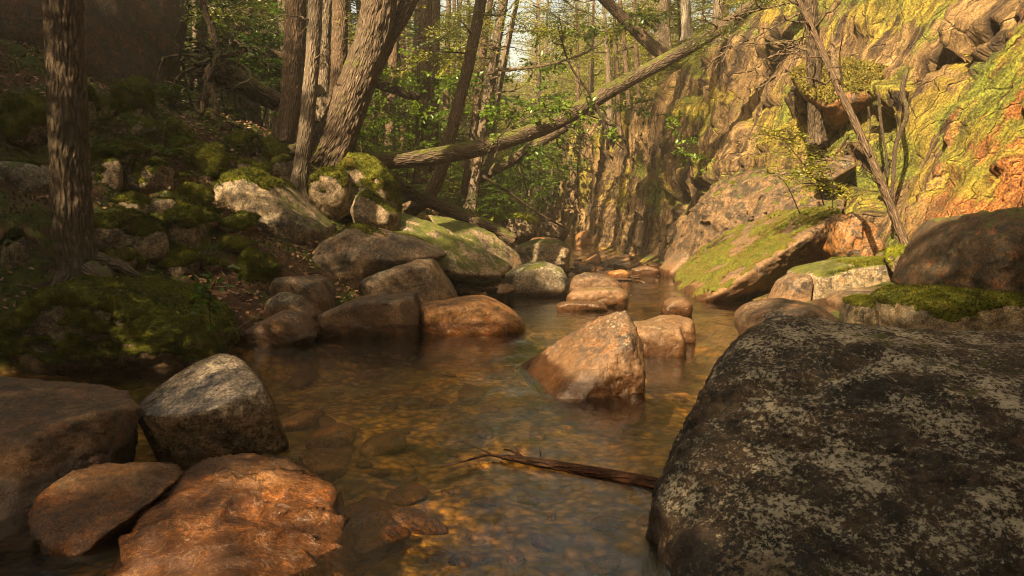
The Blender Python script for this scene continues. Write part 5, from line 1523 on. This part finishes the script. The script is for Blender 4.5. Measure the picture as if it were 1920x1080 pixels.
# young leafy trees of the undergrowth
SAP = [leafy(300 + k, 2.4, 11, 1.1, 520, .10, MAT['leaf_green'], MAT['wood_dark']) for k in range(3)]
SAPD = [leafy(310 + k, 2.0, 10, 1.0, 420, .10, MAT['leaf_dark'], MAT['wood_dark']) for k in range(2)]
SG = 'leafy saplings of the undergrowth'
sp_ = [(700, 215, 18, 1), (735, 255, 17.5, 1), (760, 240, 19, 1), (690, 260, 17, .8), (770, 285, 18, .9), (830, 250, 21, 1), (865, 265, 22, 1.1), (850, 320, 20, .9), (905, 350, 20, .9), (940, 365, 21, 1), (970, 350, 24, 1.1), (925, 395, 19, .8), (985, 330, 26, 1.2),
       (1000, 290, 28, 1.3), (950, 300, 25, 1.2), (880, 220, 24, 1.2), (990, 250, 30, 1.5), (1020, 230, 32, 1.5), (965, 230, 32, 1.5), (935, 260, 27, 1.3), (1010, 340, 30, 1.2), (890, 390, 18, .6), (670, 200, 20, 1.2), (1040, 200, 34, 1.6), (720, 180, 22, 1.2), (760, 150, 25, 1.4)]
for k, (px, py, Y_, s) in enumerate(sp_):
    p_ = P(px, py, Y_); z0 = hz1(p_[0], Y_)
    h_ = max(1.0, (p_[2] - z0)); sc_ = max(s * .8, min(h_ / 1.9, 2.6))
    root = thing('sapling', 'bright green leafy sapling in the undergrowth left of the far creek' if px > 820 else 'bright green leafy sapling between the trunks behind the fallen log', 'sapling', (p_[0], Y_, z0), rnd.uniform(0, 6), SG)
    root.scale = (sc_,) * 3
    a, b = SAP[k % 3]
    link('stem', a, root); link('leaves', b, root)
for k, (px, py, Y_, s) in enumerate([(440, 40, 17, 1), (480, 60, 17.5, 1.1), (500, 130, 16.5, .8), (355, 20, 17, 1), (300, 20, 17, 1), (460, 120, 17, .8), (520, 40, 19, 1.2), (570, 60, 19, 1.2), (420, 10, 18, 1.2)]):
    p_ = P(px, py, Y_); z0 = hz1(p_[0], Y_); h_ = max(.8, p_[2] - z0)
    root = thing('sapling', 'dark green sapling in the shade beyond the root plate', 'sapling', (p_[0], Y_, z0), rnd.uniform(0, 6), SG)
    root.scale = (max(.8, min(h_ / 1.6, 2.5)),) * 3
    a, b = SAPD[k % 2]
    link('stem', a, root); link('leaves', b, root)

def leaf_branch(name, label, q_, nl, leaf, spread, mat, seed, cat='branch', conifer=False, r0=.012, wood='wood_dark'):
    rng = np.random.default_rng(seed)
    w_ = [P(*a) for a in q_]
    root = thing(name, label, cat, tuple(w_[0]))
    g = Geo(); c, r = add_tube(g, w_, np.linspace(r0, .003, len(w_)), 6, .06)
    L_ = Geo()
    if conifer:
        for k in range(nl):
            i = int(len(c) * rng.uniform(.15, .98)); a = rng.uniform(0, 6.3)
            A = np.array([math.cos(a), math.sin(a) * .6, rng.uniform(-.15, .3)])
            V, F = spray(c[i], A, spread * rng.uniform(.5, 1.1), rng, leaf, leaf * 1.1, .3, 1.0, .8)
            L_.add(V, F)
            add_tube(g, [c[i], c[i] + A / np.linalg.norm(A) * spread * .6, c[i] + A / np.linalg.norm(A) * spread * .9 + [0, 0, -.08 * spread]], [.005, .004, .002], 4, .08)
    else:
        for k in range(nl // 9):
            i = int(len(c) * rng.uniform(.1, .99))
            d = rng.normal(size=3) * [1, 1, .45]; d /= np.linalg.norm(d)
            e = c[i] + d * spread * rng.uniform(.3, 1)
            add_tube(g, [c[i], (c[i] + e) / 2 + [0, 0, .02], e], [.004, .003, .002], 4, .08)
            t_ = rng.uniform(.3, 1.05, 9)[:, None]
            pt = c[i] + (e - c[i]) * t_ + rng.normal(size=(9, 3)) * .025
            D = d + rng.normal(size=(9, 3)) * .7 + [0, 0, -.25]
            V, F = leaves(pt, D, np.array([0, 0, 1.0]) + rng.normal(size=(9, 3)) * .35, leaf * (.6 + .7 * rng.random(9)), leaf * .6, 6)
            L_.add(V, F)
    link('stem', rel(g.mesh('stem', MAT[wood]), root), root)
    link('leaves' if not conifer else 'needles', rel(L_.mesh('leaves', mat, False), root), root)
    return root
leaf_branch('maple_branch', 'green leafy branch hanging in front of the middle of the fallen log', [(1180, 290, 15.6), (1120, 240, 15.5), (1080, 215, 15.5), (1030, 205, 15.4), (1000, 215, 15.3)], 330, .11, .55, MAT['leaf_green'], 401)
leaf_branch('maple_branch', 'leafy twig above the left half of the fallen log', [(925, 300, 14.4), (960, 220, 14.6), (1010, 190, 14.8), (1060, 200, 15)], 150, .10, .4, MAT['leaf_green'], 402)
mb_ = np.random.default_rng(404)
for k, (x0, y0, Y_, dx) in enumerate([(905, 215, 17, 60), (900, 150, 18, -70), (985, 285, 19, 60), (1060, 120, 20, -70), (1140, 60, 21, -80), (1150, 200, 21, 70), (1000, 60, 22, 70), (690, 130, 17.5, 60), (770, 215, 18, 50), (1010, 330, 22, -60), (845, 150, 19, -60), (1230, 40, 18.5, -60)]):
    e = [(x0 + dx * t__, y0 - 14 * t__ + 26 * t__ * t__, Y_ - .5 * t__) for t__ in (0, .35, .7, 1)]
    tag(leaf_branch('maple_branch', 'bright green leafy bough in the sunlit upper middle' if x0 > 860 else 'leafy bough between the trunks of the left bank', e, 260, .13, .75, MAT['leaf_green'], 700 + k), group='leafy boughs among the trunks')
leaf_branch('beech_branch', 'green leafy twig with flat sprays before the shaded cliff', [(1300, 330, 14.2), (1290, 285, 14.2), (1270, 250, 14.1), (1240, 218, 14)], 150, .09, .35, MAT['leaf_green'], 403)
leaf_branch('beech_branch', 'lower green spray of leaves at the shaded cliff', [(1325, 320, 14.2), (1320, 300, 14.1), (1290, 285, 14.0), (1262, 282, 14)], 80, .085, .25, MAT['leaf_green'], 404)
leaf_branch('hemlock_sapling', 'yellow green hemlock sapling in the sun above the tilted mossy slab', [(1545, 385, 12.2), (1530, 340, 12.1), (1500, 300, 12), (1470, 262, 11.9), (1452, 245, 11.9)], 40, .075, .62, MAT['needle_bright'], 405, 'sapling', True)
leaf_branch('hemlock_sapling', 'second hemlock sapling with drooping twigs right of the first', [(1560, 400, 11.9), (1562, 350, 11.8), (1555, 315, 11.7), (1540, 285, 11.7)], 30, .075, .5, MAT['needle_bright'], 406, 'sapling', True)
leaf_branch('hemlock_sapling', 'half dead brown hemlock twig low over the mossy slab', [(1500, 400, 12.6), (1470, 340, 12.4), (1430, 320, 12.3)], 5, .04, .4, MAT['wood_dead'], 407, 'sapling', True)
leaf_branch('hemlock_branch', 'dark green hemlock bough drooping over the cliff edge by the fallen log', [(1440, -20, 15), (1400, 20, 15), (1360, 50, 15), (1320, 75, 15)], 24, .06, .8, MAT['needle'], 408, 'branch', True, .03)
bo = np.random.default_rng(91)
for k, (x0, y0, Y_) in enumerate([(797, 60, 18.4), (797, 20, 18.4), (880, 100, 15.1), (895, 30, 15.1), (925, 110, 18.9), (940, 30, 18.9), (640, 40, 17), (742, 60, 21), (742, 120, 21), (1143, 60, 24), (1143, 140, 24), (1160, 100, 24), (1243, 30, 19), (960, 60, 21), (812, 110, 20), (816, 30, 20)]):
    sd = 1 if bo.random() < .65 else -1
    e = [(x0, y0, Y_)] + [(x0 + sd * (25 + 28 * i), y0 - 6 + 9 * i * i * .5, Y_ - .25 * i) for i in range(1, 4)]
    leaf_branch('hemlock_branch', 'layered hemlock bough spreading from a trunk among the others in the upper middle', e, 16, .085, .8, MAT['needle_bright'], 440 + k, 'branch', True, .018)
for o in bpy.data.objects:
    if o.get('label', '').startswith('layered hemlock bough'): o['group'] = 'hemlock boughs in the upper middle'
for k, (q_, lab) in enumerate([([(905, 60, 17), (870, 50, 16.5), (840, 62, 16), (815, 85, 16)], 'hemlock bough hanging before the tall reddish trunk'), ([(1000, 10, 20), (1040, 30, 19.5), (1085, 60, 19), (1110, 95, 19)], 'hemlock bough hanging above the curved bare branch'),
                               ([(1040, -20, 17), (1070, 10, 17), (1110, 30, 17), (1140, 60, 17)], 'hemlock bough at the upper edge above the gorge'), ([(560, 40, 17.5), (500, 40, 17), (450, 60, 17), (420, 80, 17)], 'dark hemlock bough beside the thick straight trunk'),
                               ([(700, 20, 18), (720, 40, 18), (690, 60, 18)], 'dark hemlock bough behind the big leaning trunk'), ([(480, -10, 15.5), (440, 10, 15.5), (400, 30, 15.5)], 'shaded hemlock bough above the root plate'),
                               ([(960, -30, 18), (920, 0, 18), (880, 20, 18)], 'hemlock bough over the slanting pale trunks'), ([(1230, -20, 19), (1200, 20, 19), (1180, 60, 19)], 'sunlit hemlock bough before the cliff top wood')]):
    leaf_branch('hemlock_branch', lab, q_, 20, .07, .9, MAT['needle_bright'] if k in (1, 2, 6, 7) else MAT['needle'], 420 + k, 'branch', True, .02)
leaf_branch('leafy_sapling', 'small sapling with fresh green leaves on the dark left bank above the water', [(395, 605, 7.2), (392, 570, 7.2), (400, 535, 7.2), (412, 510, 7.2), (418, 488, 7.2)], 120, .085, .24, MAT['leaf_green'], 409, 'plant', r0=.006)
for k, (px, py, lab) in enumerate([(598, 385, 'star of bright fresh leaves on the bank beside the split boulder'), (622, 378, 'second little star of fresh leaves right of the first'), (155, 545, 'tiny green shoot at the foot of the big trunk'), (118, 612, 'little green shoot on the moss mound'), (262, 648, 'small green shoot on the right end of the moss mound')]):
    h0 = hit(px, py + 6); s = 1 if k < 2 else .5
    root = thing('seedling', lab, 'plant', tuple(h0), 0, 'seedlings on the left bank')
    rng = np.random.default_rng(600 + k)
    nl = 7
    a = np.arange(nl) / nl * 6.28 + rng.random(nl) * .3
    D = np.stack([np.cos(a), np.sin(a), -.1 + 0 * a], 1)
    V, F = leaves(np.repeat([[0, 0, .14 * s]], nl, 0), D, np.array([0, 0, 1.0]) + rng.normal(size=(nl, 3)) * .1, .14 * s, .055 * s, 6)
    link('leaves', mesh_np('leaves', V, F, MAT['leaf_green'], False), root)
    g = Geo(); add_tube(g, [[0, 0, -.02], [0.005, 0, .07 * s], [0, 0, .14 * s]], [.004, .003, .003], 5, .03)
    link('stem', g.mesh('stem', MAT['leaf_dark']), root)
# ferns
def fern_mesh(seed):
    rng = np.random.default_rng(seed); g = Geo()
    for k in range(7):
        a = k / 7 * 6.28 + rng.random() * .6; L = .32 + .15 * rng.random()
        m = 13; t_ = np.linspace(.1, 1, m)
        ax = np.stack([np.cos(a) * L * t_, np.sin(a) * L * t_, .24 * np.sin(t_ * 2.2)], 1)
        S = np.array([-math.sin(a), math.cos(a), 0])
        for sd in (-1, 1):
            V, F = leaves(ax, S * sd + np.array([math.cos(a), math.sin(a), 0]) * .35 + rng.normal(size=(m, 3)) * .05, np.array([0, 0, 1.0]) + 0 * ax, .10 * (1.05 - t_ * .9), .03)
            g.add(V, F)
    return g.mesh('fern', MAT['leaf_dark'], False)
FM = [fern_mesh(k) for k in range(3)]
for k, (px, py) in enumerate([(262, 256), (282, 262), (430, 212), (470, 222), (415, 196), (265, 205), (240, 215), (305, 195), (440, 290), (470, 205), (500, 215), (350, 205), (325, 200), (120 + 80, 250), (700, 385), (730, 378), (225, 300), (290, 330), (370, 270), (400, 250), (450, 245), (520, 230), (310, 300), (240, 330)]):
    h0 = hit(px, py)
    o = link('fern', FM[k % 3], None, tuple(h0 + [0, -.05, .02]), (0, 0, k * 1.3), 1.0 + .3 * (k % 3))
    tag(o, 'small dark green fern on the shady leaf strewn left bank', 'fern', 'ferns on the left bank')

# leaf litter and ground moss
rng = np.random.default_rng(9)
n = 44000
x = rng.uniform(-10, 1.2, n); y = 5 + rng.random(n) ** .8 * 17
z = height(x, y)
pp_ = np.stack([x, y, z], 1)
keep = (z - water_z(y) > .10) & (fbm(pp_ * [1, 1, 0], .9, 3, 31) + rng.normal(size=n) * .3 > -.12)
pp_ = pp_[keep]; m = len(pp_)
D = rng.normal(size=(m, 3)) * [1, 1, .35]
V, F = leaves(pp_ + [0, 0, .015], D, np.array([0, -.35, 1.0]) + rng.normal(size=(m, 3)) * .45, rng.uniform(.04, .11, m), rng.uniform(.03, .06, m))
tag(link('leaf_litter', mesh_np('leaf_litter', V, F, MAT['litter'], False)), 'dead brown leaves strewn over the left bank', kind='stuff')
n = 60000
x = rng.uniform(-10, 1.0, n); y = 6 + rng.random(n) ** .8 * 12
z = height(x, y); pp_ = np.stack([x, y, z], 1)
keep = (z - water_z(y) > .08) & (fbm(pp_ * [1, 1, 0], .9, 3, 31) + rng.normal(size=n) * .15 < .0)
pp_ = pp_[keep]; m = len(pp_)
d = np.array([0, -.3, 1.0]) + rng.normal(size=(m, 3)) * .45; L_ = rng.uniform(.02, .05, m)[:, None]
s_v = np.cross(d, rng.normal(size=(m, 3))); s_v /= np.linalg.norm(s_v, axis=1)[:, None]
V = np.stack([pp_ - s_v * L_ * .3, pp_ + s_v * L_ * .3, pp_ + d * L_], 1).reshape(-1, 3)
tag(link('ground_moss', mesh_np('ground_moss', V, np.arange(3 * m).reshape(-1, 3), MAT['moss_dark'], False)), 'green moss carpet on the left bank', kind='stuff')

# fallen twigs lying about the bank
g = Geo(); tw = np.random.default_rng(12); k = 0
while k < 420:
    x_, y_ = tw.uniform(-9, 1), tw.uniform(6.5, 18); z_ = hz1(x_, y_)
    if z_ < .15: continue
    a = tw.uniform(0, 6.3); L = tw.uniform(.15, .8)
    x2, y2 = x_ + math.cos(a) * L, y_ + math.sin(a) * L
    p0 = np.array([x_, y_, z_ + .02]); p1 = np.array([x2, y2, hz1(x2, y2) + .03])
    add_tube(g, wiggle(p0, p1, 4, .05, tw), np.linspace(.009, .004, 4), 4, .12); k += 1
tag(link('fallen_twigs', g.mesh('fallen_twigs', MAT['wood_dead'])), 'fallen twigs strewn over the leaf litter of the left bank', kind='stuff')

# forest added outside the frame to shade the gorge, open where sun should fall
SHG = 'unseen conifers added to shade the gorge'
rs = np.random.default_rng(33)
n = 0
while n < NSHADE:
    x = rs.uniform(-24, 9); y = rs.uniform(-16, 13)
    if x > -7.0 and y > -3.5: continue
    if x > -13 and y > 7: continue
    if not far_ok(x, y, placed, 1.5): continue
    if x < -9.5 and y > 7.5: continue
    if opens(x, y, 5, 17, .85): continue
    placed.append((x, y)); n += 1
    bg_tree(x, y, hz1(x, y) - .1, rs.uniform(.8, 1.08), False, False, 'unseen tall conifer added left of and behind the view to shade the gorge', shade=True)
for k, (x, y) in enumerate([(10.5, -3), (11.5, 1), (11, 4.5), (12.5, 8), (13, 12), (15, 5), (15.5, 10), (14, -2), (12.5, 16), (16, 15), (9, -5.5), (17, 0)]):  # conifers out of view on the cliff, added to block sky light from above
    q = topB.reshape(-1, 3)[::7]; q = q[np.argmin((q[:, 0] - x) ** 2 + (q[:, 1] - y) ** 2)]
    bg_tree(q[0], q[1], q[2] - .3, .9, False, False, 'unseen tall conifer added on the right cliff to shut out sky light', shade=True)

# haze in the gorge
t = NT('haze_air')
pv = t.n("ShaderNodeVolumePrincipled")
pv.inputs["Color"].default_value = (1.0, 0.95, 0.85, 1)
pv.inputs["Density"].default_value = HAZE
pv.inputs["Anisotropy"].default_value = 0.3
t.l(pv.outputs[0], t.out.inputs["Volume"])
def box(name, a, b, mat):
    V = np.array([[x_, y_, z_] for x_ in (a[0], b[0]) for y_ in (a[1], b[1]) for z_ in (a[2], b[2])])
    F = np.array([[0, 1, 3, 2], [4, 6, 7, 5], [0, 4, 5, 1], [2, 3, 7, 6], [0, 2, 6, 4], [1, 5, 7, 3]])
    return mesh_np(name, V, F, mat, False)
zmin_ = float(gz.min()) - 1.2
if HAZE:
    tag(link('haze', box('haze', (-95, -18, zmin_), (95, 205, 42), t.m)), 'thin golden haze in the air of the gorge', kind='stuff')
